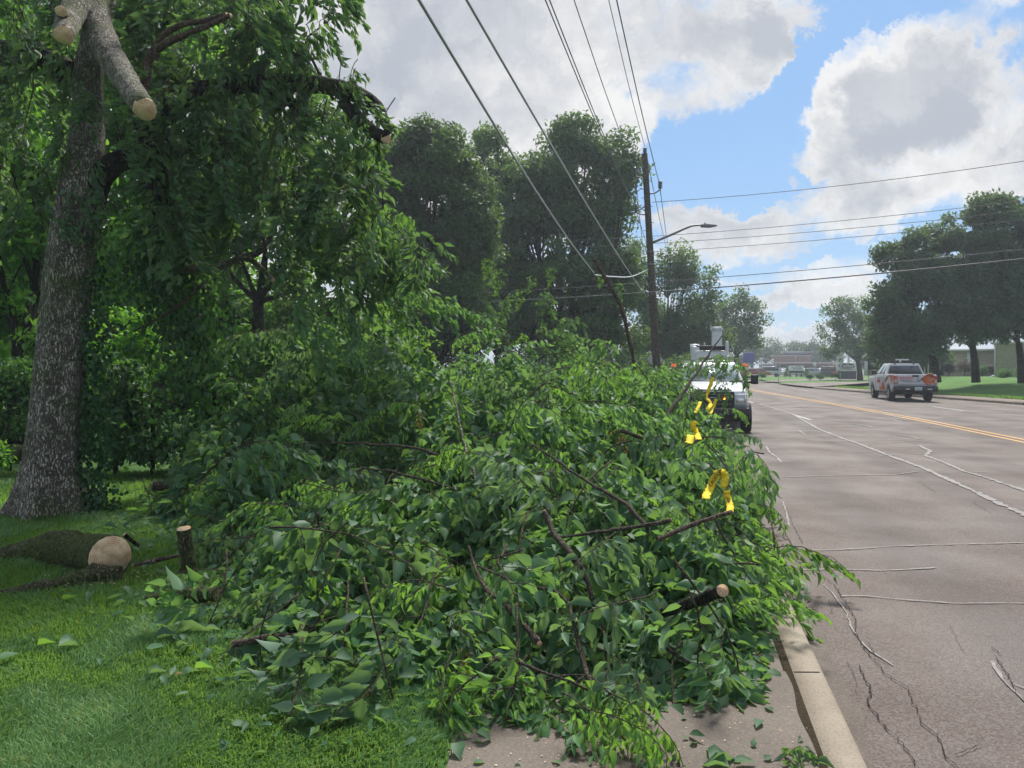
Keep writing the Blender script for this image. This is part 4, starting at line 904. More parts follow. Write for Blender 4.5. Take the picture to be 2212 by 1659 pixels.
# ivy at the foot and up the right flank of the trunk
mb = MB(); n = 1500; a = rng.random(n); hgt = rng.random(n)**1.3
U_ = np.where(a < .55, rng.normal(208, 26, n), rng.normal(195, 22, n)); V_ = 1100-hgt*620; n_ = n
U_ = U_-(1100-V_)*.0+(V_ < 700)*rng.normal(-10, 8, n)
P = np.array([W(u, v, 8.15+.35*rng.random()) for u, v in zip(U_, V_)]); P[:, 2] = np.maximum(P[:, 2], KH+.02)
leaf6(mb, P-TB, rdir(n)*.6+np.array((0, 0, -1)), rdir(n)*.5+np.array((.2, -1, .3)), rng.uniform(.035, .07, n), np.full(n, .85), np.clip(rng.normal(.4, .2, n), 0, 1))
o = mb.build('ivy', M_IVY); o.parent = tree

# the dark ivied trunk behind it
DB = W(470, 1040, 10.2); DB[2] = KH-.05
dt_ = thing('ivied_trunk', DB, 'dark broken ivied trunk leaning behind the sawn tree', 'tree')
part(limb_mesh([(318, 215, 9.3), (322, 262, 9.2), (336, 360, 9.2), (348, 460, 9.3), (346, 540, 9.4), (370, 620, 9.6), (420, 720, 9.8), (460, 860, 10.0), (475, 1040, 10.2)], (.16, .18, .185, .18, .17, .16, .17, .18, .2), 18, .10)[0], 'trunk', M_BARKD, dt_, DB)
limb([(385, 582, 9.1), (420, 582, 9.0), (470, 577, 8.9), (530, 558, 8.8), (575, 590, 8.7), (590, 606, 8.6)], (.045, .048, .045, .036, .028, .022), M_BARK, 'grey_limb', parent=dt_, org=DB, cut=(.7, -.4, -.3))
limb([(535, 560, 8.8), (570, 540, 8.8), (590, 500, 8.9), (588, 440, 9), (600, 330, 9.1)], (.025, .02, .016, .013, .01), M_BARK, 'grey_limb', parent=dt_, org=DB)
limb([(440, 610, 8.9), (400, 650, 8.9), (340, 690, 9), (290, 715, 9)], (.02, .018, .014, .01), M_BARKB, 'grey_limb', parent=dt_, org=DB)
mb = MB(); n = 5200; tt = rng.random(n); ctr = np.array([(318, 215), (336, 360), (348, 460), (346, 540), (370, 620), (420, 720), (460, 860), (475, 1040)], float)
cu = np.interp(tt*7, range(8), ctr[:, 0])+rng.normal(0, 1, n)*np.interp(tt*7, range(8), [14, 18, 22, 40, 45, 55, 60, 70]); cv = np.interp(tt*7, range(8), ctr[:, 1])
P = np.array([W(u, v, 9.0+rng.random()*.9) for u, v in zip(cu, cv)]); P[:, 2] = np.maximum(P[:, 2], KH)
leaf6(mb, P-DB, rdir(n)*.6+np.array((0, 0, -1)), rdir(n)*.5+np.array((0, -1, .4)), rng.uniform(.05, .10, n), np.full(n, .8), np.clip(rng.normal(.4, .2, n), 0, 1))
o = mb.build('ivy', M_IVY); o.parent = dt_

# ---------------------------------------------------------------- trees built from lobes
def clump(mb, fn, c, rc, nl, leafL, squash=.75, hang_=.3, wr=.62):
    v = rdir(nl)*(rng.random(nl)**.42)[:, None]*rc; v[:, 2] *= squash; P = c+v
    A = rdir(nl)+np.array((0, 0, -hang_)); N = unit(v+1e-6)*.5+rdir(nl)*.55+np.array((0, 0, .8))
    fn(mb, P, A, N, leafL*rng.uniform(.6, 1.3, nl), np.full(nl, wr), np.clip(rng.normal(.45, .17)+rng.normal(0, .13, nl), 0, 1))
def lobe_tree(name, label, cat_, group, U0, d, lobes, m_leaf, dens=1.0, leafL=.2, trunk_r=.3, rc=.95, z0=KH, fn=leaf4, barkm=M_BARKD, depth=1.0, hang_=.3, nl=210, inner=.25, x0=None, splitn=3, trunk_px=None):
    xb = W(U0, 793, d)[0] if x0 is None else x0; org = np.array((xb, d, z0))
    root = thing(name, org, label, cat_, group); mb = MB(); tr = MB()
    wl = []
    for U, V, ru, rv in lobes:
        c = W(U, V, d); wl.append((c, ru*d/F, rv*d/F))
    topz = max(c[2] for c, _, _ in wl); zlow = min(c[2]-b*.7 for c, a, b in wl)
    mean = np.mean([c for c, _, _ in wl], 0); fork = np.array((xb+(mean[0]-xb)*.25, d, max(z0+1.2, z0+(zlow-z0)*.9)))
    tube(tr, spline([org-np.array((0, 0, .1)), org+(fork-org)*np.array((.3, 1, .5)), fork], 5)-org, np.linspace(trunk_r*1.25, trunk_r*.85, 11), 12, rough=.08)
    for c, a, b in wl:
        dy = a*depth; c = c+np.array((0, rng.uniform(-.3, .3)*a, 0))
        mid = fork*.5+c*.5+np.array((rng.normal()*.3, rng.normal()*.3, -.1*b)); L0 = spline([fork, mid, c+np.array((0, 0, b*.4))], 5)-org
        tube(tr, L0, np.linspace(trunk_r*.5, trunk_r*.08, len(L0)), 6, rough=.08)
        vol = a*b*dy; n = max(5, int(dens*2.5*(a*b*dy)/rc**3+4))
        for i in range(n):
            dr = rdir(1)[0]; q_ = rng.uniform(.30, 1)**.5 if rng.random() > inner else rng.uniform(0, .5)
            cc = c+dr*np.array((a, dy, b))*q_
            if cc[2] < z0+.25: cc[2] = z0+.25+rng.random()*.3
            r_ = rc*rng.uniform(.55, 1.15); clump(mb, fn, cc-org, r_, int(nl*(r_/rc)**2), leafL, hang_=hang_)
            if rng.random() < .5:
                k_ = rng.integers(4, len(L0)); tube(tr, spline([L0[k_-1], (L0[k_-1]+cc-org)/2+rng.normal(size=3)*.15, cc-org], 3), np.linspace(trunk_r*.14, trunk_r*.04, 7), 4)
    o = tr.build('trunk', barkm, smooth=True); o.parent = root
    o = mb.build('crown', m_leaf); o.parent = root
    return root
# middle distance
lobe_tree('maple_tree', 'tall hazy maple rising behind the drooping torn limb', 'tree', None, 930, 34, [(862, 345, 80, 80), (950, 350, 85, 75), (900, 300, 50, 45), (1000, 420, 60, 80), (890, 480, 110, 110), (980, 560, 80, 100), (930, 640, 110, 110), (860, 740, 110, 80), (1000, 730, 90, 70), (1030, 500, 60, 80), (1000, 480, 70, 90), (820, 420, 50, 70)], M_TREE, leafL=.24, rc=.8, nl=260)
lobe_tree('maple_tree', 'tallest maple of the row, crossed by the two steep wires', 'tree', None, 1225, 44, [(1066, 318, 32, 38), (1225, 320, 55, 65), (1270, 310, 60, 55), (1320, 350, 50, 70), (1345, 400, 32, 50), (1150, 400, 75, 60), (1120, 370, 55, 55), (1095, 500, 60, 70), (1240, 430, 90, 70), (1310, 490, 60, 80), (1130, 480, 45, 50), (1170, 590, 110, 70), (1290, 610, 80, 80), (1100, 680, 110, 70), (1230, 720, 110, 70), (1330, 720, 60, 80), (1350, 560, 35, 60), (1050, 560, 60, 60), (1200, 480, 80, 60)], M_TREE, leafL=.30, rc=1.0, nl=260, trunk_r=.38)
lobe_tree('maple_tree', 'narrow maple top with open branches between the hazy maple and the tallest one', 'tree', None, 1080, 50, [(1050, 305, 30, 38), (1010, 345, 40, 50), (1030, 420, 60, 60), (1075, 370, 50, 50), (1060, 540, 70, 50), (1090, 600, 60, 50), (1050, 690, 80, 60), (1110, 720, 60, 60)], M_TREE, leafL=.30, rc=.9, nl=180, dens=.75)
lobe_tree('round_tree', 'dark rounded tree directly behind the utility pole', 'tree', None, 1420, 58, [(1375, 550, 30, 42), (1440, 585, 50, 50), (1490, 600, 52, 52), (1340, 600, 40, 60), (1390, 650, 50, 60), (1450, 690, 90, 60), (1520, 670, 45, 60), (1470, 745, 80, 45), (1390, 760, 60, 45), (1535, 735, 40, 40)], M_TREE, leafL=.27, rc=1.1, nl=210)
lobe_tree('round_tree', 'small open tree at the right end of the left row, above the truck boom', 'tree', None, 1590, 88, [(1600, 645, 32, 30), (1575, 680, 35, 35), (1620, 685, 35, 32), (1595, 715, 45, 30), (1560, 740, 40, 30), (1630, 735, 35, 20)], M_TREE, leafL=.36, rc=1.25, nl=150, dens=.8, z0=0)
for i, (U, V, ru, rv, d) in enumerate([(1625, 755, 25, 16, 170), (1655, 752, 26, 22, 190), (1690, 757, 30, 22, 200), (1725, 752, 30, 16, 205), (1762, 750, 30, 16, 190), (1795, 757, 25, 20, 180), (1540, 770, 50, 28, 150), (1480, 778, 50, 28, 150), (1400, 775, 60, 30, 140), (1300, 775, 80, 35, 120), (1200, 775, 80, 35, 120), (1870, 765, 30, 22, 150), (1590, 775, 30, 20, 160)]):
    lobe_tree('distant_tree', 'distant rounded green tree on the skyline beyond the shops', 'tree', 'distant trees beyond the shops', U, d, [(U-ru*.4, V, ru*.6, rv), (U+ru*.4, V+rv*.2, ru*.6, rv*.85), (U, V+rv*.8, ru, rv*.6)], M_FAR, leafL=.6, rc=2.0, nl=120, dens=.9)
lobe_tree('lone_tree', 'open leafy tree standing above the oval shop sign', 'tree', None, 1858, 92, [(1800, 670, 26, 26), (1845, 668, 34, 26), (1880, 690, 28, 24), (1795, 710, 30, 26), (1840, 715, 45, 35), (1880, 735, 30, 25), (1815, 752, 40, 26), (1860, 762, 30, 20)], M_TREE, leafL=.36, rc=1.25, nl=150, dens=.85)
# the row across the street
lobe_tree('pear_tree', 'leftmost of the tall dense trees across the street, trunk behind the pickup', 'tree', 'trees on the lawn across the street', 2023, 50, [(1935, 550, 30, 45), (1970, 560, 34, 55), (1950, 620, 50, 60), (2000, 630, 50, 70), (1925, 660, 42, 45), (1960, 710, 68, 50), (2020, 715, 55, 45)], M_TREE2, leafL=.30, rc=.78, nl=230, dens=.72, trunk_r=.24, z0=.80, depth=1.3, hang_=.1)
lobe_tree('pear_tree', 'middle tall dense tree across the street with a bare lower trunk on the lawn', 'tree', 'trees on the lawn across the street', 2108, 50, [(2035, 500, 30, 42), (2075, 510, 38, 50), (2050, 580, 52, 60), (2105, 580, 50, 65), (2060, 660, 60, 60), (2115, 690, 60, 55)], M_TREE2, leafL=.30, rc=.78, nl=230, dens=.72, trunk_r=.22, z0=.80, depth=1.3, hang_=.1)
lobe_tree('pear_tree', 'right tall dense tree across the street beside the siding building', 'tree', 'trees on the lawn across the street', 2208, 48, [(2135, 452, 34, 45), (2168, 465, 38, 50), (2150, 550, 52, 65), (2205, 470, 34, 55), (2210, 560, 50, 70), (2165, 640, 60, 65), (2220, 660, 55, 70), (2160, 705, 60, 38)], M_TREE2, leafL=.30, rc=.78, nl=230, dens=.72, trunk_r=.21, z0=.80, depth=1.3, hang_=.1)
lobe_tree('pear_tree', 'tall dense tree cut by the right edge of the picture', 'tree', 'trees on the lawn across the street', 2310, 46, [(2290, 480, 60, 70), (2300, 600, 80, 80), (2270, 700, 60, 50)], M_TREE2, leafL=.25, rc=1.0, nl=200, trunk_r=.26, z0=.80, depth=1.2)
lobe_tree('weeping_tree', 'low drooping tree covering the gabled house behind the pickup', 'tree', None, 1985, 68, [(1930, 712, 45, 28), (1975, 725, 50, 35), (1940, 748, 55, 28), (1898, 738, 26, 18), (1990, 765, 45, 28), (1950, 778, 50, 20), (1910, 765, 28, 22)], M_TREE, leafL=.32, rc=.9, nl=190, dens=1.2, trunk_r=.2, z0=.85)
# woodland at the left: individual trees and understory shrubs
for U, d, lobes, lb, m_ in [
   (40, 13, [(-30, 120, 160, 160), (60, 320, 160, 140), (-20, 520, 150, 140), (60, 700, 120, 120)], 'bright green woodland tree at the left edge behind the big trunk', M_WOODS),
   (300, 16, [(250, 300, 150, 150), (300, 480, 130, 130), (260, 640, 140, 110), (330, 120, 150, 140)], 'sunlit yellow green woodland tree seen between the two trunks', M_WOODS),
   (560, 19, [(480, 360, 130, 120), (590, 420, 130, 120), (660, 330, 100, 110), (500, 520, 90, 80), (640, 560, 110, 90), (420, 460, 90, 110)], 'dark woodland tree behind the drooping torn foliage', M_TREE),
   (120, 21, [(20, 200, 220, 190), (230, 100, 200, 200), (150, 520, 220, 180), (400, 60, 180, 150), (20, 700, 160, 160)], 'tall woodland tree filling the top left corner of the backdrop', M_WOODS),
   (420, 27, [(60, 420, 200, 200), (330, 620, 220, 150), (520, 660, 180, 130), (80, 700, 200, 150), (560, 220, 150, 140), (250, 820, 260, 110), (620, 780, 200, 120)], 'distant woodland tree closing the gaps behind the others', M_WOODS),
   (760, 23, [(700, 500, 110, 90), (790, 540, 90, 100), (820, 660, 110, 90), (700, 700, 90, 80), (600, 660, 70, 60)], 'shaded woodland tree behind the crest of the heap', M_TREE)]:
    lobe_tree('woodland_tree', lb, 'tree', None, U, d, lobes, m_, leafL=.17 if d < 18 else .25, rc=.48 if d < 18 else .7, nl=150, dens=.55, fn=leaf6, trunk_r=.16, depth=.6)
for U, V, ru, rv, d, m_, lb in [(20, 860, 90, 120, 11.6, M_SHRUB, 'leafy shrub at the far left behind the trunk base'), (250, 860, 80, 120, 11.0, M_SHRUB, 'dark shrub just right of the big trunk'), (330, 960, 90, 90, 11.2, M_SHRUB, 'low shrub behind the back edge of the lawn'), (420, 820, 90, 130, 12.0, M_SHRUB, 'tall shrub under the leaning ivied trunk'),
        (500, 960, 80, 90, 11.4, M_WOODS, 'yellow green shrub glowing behind the leaning brown branch'), (600, 840, 90, 140, 12.6, M_SHRUB, 'shaded shrub behind the left slope of the heap'), (300, 760, 90, 100, 12.5, M_WOODS, 'sunlit shrub between the two trunks'), (720, 820, 90, 140, 13.5, M_SHRUB, 'shrub hidden in the shade behind the crest of the heap'), (-60, 990, 90, 60, 10.5, M_WOODS, 'low bright shrub cut by the left picture edge'), (150, 960, 60, 80, 11.5, M_SHRUB, 'shrub directly behind the big trunk'),
        (560, 1000, 60, 60, 10.4, M_SHRUB, 'small shrub at the shaded foot of the heap')]:
    lobe_tree('shrub', lb, 'shrub', None, U, d, [(U-ru*.4, V, ru*.6, rv*.9), (U+ru*.4, V+rv*.1, ru*.6, rv*.9), (U, V-rv*.4, ru*.6, rv*.6), (U, V+rv*.5, ru, rv*.5)], m_, leafL=.10, rc=.28, nl=110, dens=.33, fn=leaf6, trunk_r=.03, depth=.8)
lobe_tree('hedge', 'long dark hedge closing the view behind the pole and the truck', 'hedge', None, 1300, 40, [(1180+i*60, 790+8*(i % 3), 55, 38) for i in range(6)], M_TREE, leafL=.16, rc=.55, nl=110, dens=.5, trunk_r=.1)

# ---------------------------------------------------------------- lawn grass, real blades
n = 265000; dg = 2.75*np.exp(rng.random(n)*math.log(11.5/2.75)); xg = rng.uniform(-.80, .12, n)*dg
xlv = np.interp(dg, LD, LX); keep = xg < xlv-1.79+.03*rng.normal(size=n)
hv = np.array([heap(a, b) if -4.8 < a < 0 else -1 for a, b in zip(xg, dg)]); keep &= ~((hv > .22))
dg, xg = dg[keep], xg[keep]; n = len(dg)
f1 = np.sin(xg*3.1+np.sin(dg*2.3)*1.5)*np.cos(dg*2.7+xg*1.3); f2 = np.sin(xg*8.3+dg*5.1)*np.sin(dg*7.7-xg*3.3)
hgt = rng.uniform(.028, .062, n)*(1+.25*f1)*(1+.03*dg); az = rng.normal(0, 1, n)*.9+f1*2.0+f2; lean = rng.uniform(.25, 1.0, n)
dx_, dy_ = np.cos(az), np.sin(az); wd = rng.uniform(.0016, .0030, n)*(1+.10*dg)
b0 = np.stack((xg, dg, np.full(n, KH-.012)), 1); lat = np.stack((-dy_, dx_, np.zeros(n)), 1); ln = np.stack((dx_, dy_, np.zeros(n)), 1); up = np.array((0, 0, 1.))
m1 = b0+up*(hgt*.6)[:, None]+ln*(hgt*lean*.35)[:, None]; tp = b0+up*(hgt*(1.05-.35*lean))[:, None]+ln*(hgt*lean)[:, None]
V = np.stack((b0-lat*wd[:, None], b0+lat*wd[:, None], m1+lat*(wd*.8)[:, None], m1-lat*(wd*.8)[:, None], tp), 1).reshape(-1, 3)
o5 = np.arange(n)*5; mb = MB()
mb.add(V, quads=np.stack((o5, o5+1, o5+2, o5+3), 1), tris=np.stack((o5+3, o5+2, o5+4), 1), tint=np.repeat(np.clip(.44+.20*f1+.14*f2+rng.normal(0, .13, n)+(rng.random(n) < .03)*.8, 0, 1), 5))
tag(mb.build('grass', M_BLADE), 'short lawn grass blades around the logs and the heap', 'grass', kind='stuff')
# ragged grass edge of the far lawn
n = 9000; dg = rng.uniform(34.5, 60, n); xg = np.array([Xr(v) for v in dg])+1.68+np.abs(rng.normal(0, .35, n)); zg = np.array([gz(a, b) for a, b in zip(xg, dg)])
mb = MB(); leaf4(mb, np.stack((xg, dg, zg-.01), 1), rdir(n)*.6+np.array((0, 0, 1.)), rdir(n), rng.uniform(.06, .2, n), np.full(n, .3), rng.random(n)); tag(mb.build('grass', M_BLADE), 'ragged grass edge along the far sidewalk', 'grass', kind='stuff')
# fallen single leaves
def single_leaf(mt, L, wr):
    mb = MB(); leaf_big(mb, np.array([(-L/2, 0, 0)]), np.array([(1., 0, 0)]), np.array([(0, 0, 1.)]), np.array([L]), np.array([wr]), np.array([rng.uniform(.3, .9)]))
    tube(mb, [(-L/2-.03, .004, .004), (-L/2, 0, 0)], .0012, 4); return mb.mesh('fallen_leaf', mt, True)
SL = [single_leaf(m_, L, w_) for m_, L, w_ in [(M_LEAF, .12, .8), (M_LEAF2, .11, .7), (M_LEAF3, .14, .85), (M_LEAF3, .10, .6)]]; SLD = single_leaf(M_DRYLEAF, .07, .7)
def fleaf(U, V, k, s, rz, z=KH+.04, tilt=.3, label='single green leaf fallen on the lawn', group='fallen leaves on the lawn'):
    p_ = G(U, V, z); o = bpy.data.objects.new('fallen_leaf', SL[k] if k >= 0 else SLD); C.objects.link(o); o.location = p_; o.rotation_euler = (rng.normal()*tilt, rng.normal()*tilt, rz); o.scale = (s, s, s); tag(o, label, 'leaf', group)
for U, V, k, s, a in [(655, 1340, 2, 1.1, .8), (340, 1350, 0, 1, 2), (360, 1375, 2, .9, .4), (100, 1388, 1, .9, .2), (150, 1392, 2, .9, 1), (60, 1380, 1, .7, 2.5), (275, 1540, 3, .6, 1), (340, 1450, 2, .6, .5), (440, 1440, 1, .9, 0), (200, 1320, 3, .8, 1.2), (520, 1560, 3, .8, .3), (470, 1470, 0, .8, 2.2), (250, 1290, 0, .9, .4),
        (160, 1150, 1, .9, .3), (190, 1160, 0, .9, 1.9), (150, 1290, 1, .9, .1), (60, 1310, 3, 1, .6), (20, 1420, 0, 1, 1.4), (420, 1360, 2, 1.5, .3), (400, 1395, 3, .9, 2.9), (95, 1190, 2, .9, 1.2), (240, 1140, 2, 1, .2), (560, 1620, 3, .6, 1), (700, 1600, 3, .6, 2), (120, 1600, 3, .5, 2), (30, 1500, 3, .5, 1)]:
    fleaf(U, V, k, s, a)
for U, V, k, s, a in [(1560, 1640, 2, .9, .4), (1590, 1630, 3, .9, 1.2), (1545, 1652, 2, .8, 2.8), (1610, 1648, 0, .8, .2), (1500, 1600, 3, .6, 1)]: fleaf(U, V, k, s, a, KH+.02, .15, 'single green leaf lying on the apron near the kerb', 'fallen leaves on the apron')
fleaf(1812, 1548, 2, .62, .9, .015, .25, 'curled grey green leaf lying in the gutter at the kerb foot', None)
fleaf(385, 1452, -1, .7, .5, KH+.05, .3, 'crumpled yellow leaf lying in the grass', None)
branch_at(8, rotm(.4, .05, 0, G(1712, 1632, KH+.04), .28), 'small cut sprig of green leaves lying by itself on the apron beside the kerb', None, 'leafy_sprig')
# wood chips on the apron
mb = MB(); n = 260; xg = rng.uniform(-.35, 1.35, n); dg = 3.0+rng.random(n)**1.4*1.0; ok = xg < np.interp(dg, LD, LX)-.2; xg, dg = xg[ok], dg[ok]; n = len(xg)
leaf4(mb, np.stack((xg, dg, np.full(n, KH+.010)), 1), np.stack((rng.normal(size=n), rng.normal(size=n), .1*rng.random(n)), 1), rdir(n)*.3+np.array((0, 0, 1)), rng.uniform(.004, .014, n), np.full(n, .6), rng.random(n))
tag(mb.build('wood_chips', M_CUT), 'pale sawdust and wood chips scattered on the apron', 'wood chips', kind='stuff')

n = 260; mb = MB(); c_ = W(262, 1235, 5.75); P = np.stack((rng.normal(c_[0], .22, n), rng.normal(c_[1]-.12, .16, n), np.full(n, KH+.035)), 1)
leaf4(mb, P, np.stack((rng.normal(size=n), rng.normal(size=n), rng.normal(size=n)*.3), 1), rdir(n)*.4+np.array((0, 0, 1)), rng.uniform(.006, .018, n), np.full(n, .5), rng.random(n)); tag(mb.build('sawdust', M_CUT), 'sawdust and chips in the grass below the sawn log face', 'wood chips', kind='stuff')
# twigs and leaf litter dropped round the heap
mb = MB(); n = 420; P = []
while len(P) < n:
    d_ = rng.uniform(3.1, 8.5); x_ = interp(d_, XLd, XLx)+rng.normal(0, .32)-.1
    if x_ < Xl(d_)-.2: P.append((x_, d_, KH+.035+.02*rng.random()))
for i in range(38):
    d_ = rng.uniform(3.0, 3.6); x_ = rng.uniform(-.3, 1.3); P.append((x_, d_, KH+.014))
P = np.array(P); n = len(P); leaf_big(mb, P, np.stack((rng.normal(size=n), rng.normal(size=n), rng.normal(size=n)*.25), 1), rdir(n)*.35+np.array((0, 0, 1)), rng.uniform(.03, .10, n), rng.uniform(.5, .85, n), np.clip(rng.normal(.4, .2, n), 0, .9))
tag(mb.build('leaf_litter', M_LEAF3, smooth=True), 'small torn leaves littering the ground round the foot of the heap', 'leaf litter', kind='stuff')

# ---------------------------------------------------------------- utility pole, street lamp, wires
PBx, PTx = (1424-1106)/F*30, (1393-1106)/F*30
def pole_at(z): return np.array((PBx+(PTx-PBx)*(z/10.2), 30, z))
pole = thing('utility_pole', (PBx, 30, 0), 'tall weathered wooden utility pole beside the left kerb with insulator arms', 'utility pole')
org = (PBx, 30, 0); mb = MB(); zs = np.linspace(0, 10.4, 18); tube(mb, [pole_at(z)-org for z in zs], np.linspace(.17, .115, 18), 14, rough=.03); o = mb.build('shaft', M_POLE, smooth=True); o.parent = pole
def PP(U, V): return W(U, V, 30)-np.array(org)
mb = MB(); p_ = PP(1393, 322); tube(mb, [p_-np.array((0, 0, .18)), p_+np.array((0, 0, .02))], [.05, .05], 8); 
for i in range(3): tube(mb, [p_+np.array((0, 0, -.12+i*.06)), p_+np.array((0, 0, -.09+i*.06))], [.085, .07], 10)
o = mb.build('insulator', M_INS); o.parent = pole
for (pu, pv), (iu, iv) in [((1397, 383), (1371, 380)), ((1402, 463), (1373, 459)), ((1404, 419), (1426, 410)), ((1400, 440), (1364, 462))]:
    a_, b_ = PP(pu, pv), PP(iu, iv); mb = MB(); tube(mb, spline([a_, (a_+b_)/2+np.array((0, 0, -.05)), b_], 3), .030, 6); o = mb.build('bracket', M_STEEL); o.parent = pole
    if iv == 462: continue
    mb = MB(); tube(mb, [b_, b_+np.array((0, 0, .36))], .035, 8)
    for i in range(4): tube(mb, [b_+np.array((0, 0, .07+i*.075)), b_+np.array((0, 0, .11+i*.075))], [.10, .07], 10)
    o = mb.build('insulator', M_INS); o.parent = pole
mb = MB()
for i in range(14): z = 8.6-i*.33; c_ = pole_at(z)-org; box(mb, c_+np.array(((.16 if i % 2 else -.16), 0, 0)), (.12, .02, .02))
o = mb.build('step_bolts', M_STEEL); o.parent = pole
mb = MB()
for z in (6.4, 5.9):
    mb = MB(); c_ = pole_at(z)-org; tube(mb, [c_-np.array((0, 0, .04)), c_+np.array((0, 0, .04))], .155, 14); o = mb.build('band', M_STEEL); o.parent = pole
pass
lamp = thing('street_lamp', W(1408, 525, 30), 'grey street lamp on a long upswept arm bolted to the utility pole', 'street lamp'); L0 = W(1408, 525, 30)
mb = MB(); tube(mb, spline([W(u, v, 30)-L0 for u, v in [(1408, 525), (1455, 505), (1480, 494), (1496, 488), (1516, 486)]], 6), np.linspace(.055, .035, 25), 10); o = mb.build('arm', M_STEEL, smooth=True); o.parent = lamp
mb = MB(); c_ = W(1531, 488, 30)-L0; prism(mb, [(-.32, -.05), (-.30, .04), (-.05, .06), (.30, .02), (.32, -.02), (.05, -.07)], -.11, .11, .015, axis='y'); mb.V = [v+c_ for v in mb.V]; o = mb.build('lamp_head', M_STEEL); o.parent = lamp
mb = MB(); cyl(mb, c_+np.array((-.15, 0, .08)), .035, .07, 'z', 10); o = mb.build('photocell', M_INS); o.parent = lamp
def wire(pts, r, label, m_=M_CABLE, sag=0, name='overhead_wire', cat_='wire', n=24):
    P = np.array([W(*p_) if len(p_) == 3 and abs(p_[0]) > 60 else p_ for p_ in pts], float)
    if sag and len(P) == 2:
        s = np.linspace(0, 1, n)[:, None]; Q = P[0]*(1-s)+P[1]*s; Q[:, 2] -= (4*s*(1-s))[:, 0]*sag
    else: Q = spline(P, 8)
    mb = MB(); tube(mb, Q-Q[0], r, 5); o = mb.build(name, m_); o.location = Q[0]; return tag(o, label, cat_)
def overhead(Ut, U1, V1, r, label, m_=M_CABLE, Zend=None, d1=30, mid=None):
    """wire from its pole end towards the camera: passes the top edge of the view at Ut, then on behind the camera"""
    e = W(U1, V1, d1); zt = e[2]-.15; dt = (zt-CH)*F/793.; a_ = W(Ut, 0, dt); sl = (e-a_); sl /= sl[1]; back = a_-sl*(dt+10); back[2] = a_[2]+.5
    mid_ = (a_+e)/2-np.array((0, 0, .12))
    if mid: mid_ = W(*mid)
    return wire([tuple(e), tuple(mid_), tuple(a_), tuple(back)], r, label, m_)
overhead(905, 1283, 590, .013, 'thick telephone cable, leftmost of the steep wires, caught by the broken branch', M_CABLEL, d1=20)
overhead(1008, 1397, 642, .012, 'second steep telephone cable from the left, running to the pole', M_CABLEL)
overhead(1178, 1370, 447, .012, 'left one of the close pair of twisted wires', d1=30)
overhead(1187, 1373, 449, .012, 'right one of the close pair of twisted wires', d1=30)
overhead(1240, 1371, 368, .012, 'power wire to the upper left insulator of the pole')
overhead(1315, 1393, 318, .011, 'thin power wire to the very top of the pole')
overhead(1332, 1425, 400, .014, 'power wire with dark sleeves to the right insulator of the pole')
for U, V, U2, V2, lb in [(1373, 449, 1412, 560, 'wire leaving the lower left insulator towards the next pole'), (1371, 368, 1400, 620, 'wire leaving the upper left insulator behind the pole'), (1426, 408, 1449, 562, 'wire leaving the right insulator towards the next pole'), (1396, 330, 1446, 560, 'thin wire leaving the pole top towards the next pole')]:
    wire([(U, V, 30), (U2, V2, 66)], .016, lb, sag=.3)
for (U1, V1, d1), (U2, V2, d2), r, lb in [((2290, 336, 24), (1409, 437, 30), .012, 'highest wire crossing the street, ending at the pole'), ((2290, 424, 24), (1240, 520, 33), .011, 'upper of the three parallel wires crossing the street'), ((2290, 446, 24), (1240, 534, 33), .011, 'middle of the three parallel wires crossing the street'), ((2290, 466, 24), (1240, 552, 33), .011, 'lower of the three parallel wires crossing the street'),
        ((2290, 531, 24), (900, 640, 32), .014, 'dark wire crossing the street below the street lamp'), ((2290, 551, 24), (1000, 655, 32), .024, 'thickest black cable crossing the street')]:
    wire([(U1, V1, d1), (U2, V2, d2)], r, lb, sag=.18)
wire([(1285, 594, 20), (1325, 598, 21), (1365, 597, 25), (1400, 582, 30)], .016, 'bright white wire sagging from the broken branch to the pole', mat('white_wire', (.75, .78, .80), .4))

# ---------------------------------------------------------------- signs
def grp(root, mb, name, m_, **k): o = mb.build(name, m_, **k); o.parent = root; return o
s_ = thing('diamond_sign', (*W(1415, 793, 36)[:2], 0), 'grey back of a diamond shaped road sign half hidden by the pole', 'sign'); c_ = W(1415, 777, 36)[2]
mb = MB(); box(mb, (0, 0, c_), (.58, .012, .58), .02, ry=R(45)); grp(s_, mb, 'panel', M_SIGNB)
mb = MB(); cyl(mb, (0, .03, c_/2), .028, c_, 'z', 8); grp(s_, mb, 'post', M_GALV)
def post_sign(U, Vt, Vb, d, wpx, label, kind):
    x, y, _ = W(U, 793, d); z0 = KH; s_ = thing('road_sign', (x, y, z0), label, 'sign'); s_.rotation_euler = (0, 0, -math.atan2(x, y)); zt = W(U, Vt, d)[2]-z0; zb = W(U, Vb, d)[2]-z0; w_ = wpx*d/F; zc = (zt+zb)/2; h_ = zt-zb
    mb = MB(); box(mb, (0, 0, zc), (w_, .01, h_), .004); grp(s_, mb, 'panel', M_SIGNW); mb = MB(); box(mb, (0, .03, zt/2), (.06, .04, zt)); grp(s_, mb, 'post', M_GALV)
    mb = MB(); b_ = .02
    for sx, sz, cx, cz in [(w_-.06, b_, 0, zc+h_/2-.05), (w_-.06, b_, 0, zc-h_/2+.05), (b_, h_-.10, w_/2-.04, zc), (b_, h_-.10, -w_/2+.04, zc)]: box(mb, (cx, -.008, cz), (sx, .004, sz))
    if kind == 30: grp(s_, mb, 'border', M_DKTXT)
    return s_, w_, zc, h_
s_, w_, zc, h_ = post_sign(1681.5, 783.5, 795.5, 80, 10, 'white speed limit 30 sign standing on the green corner lawn', 30)
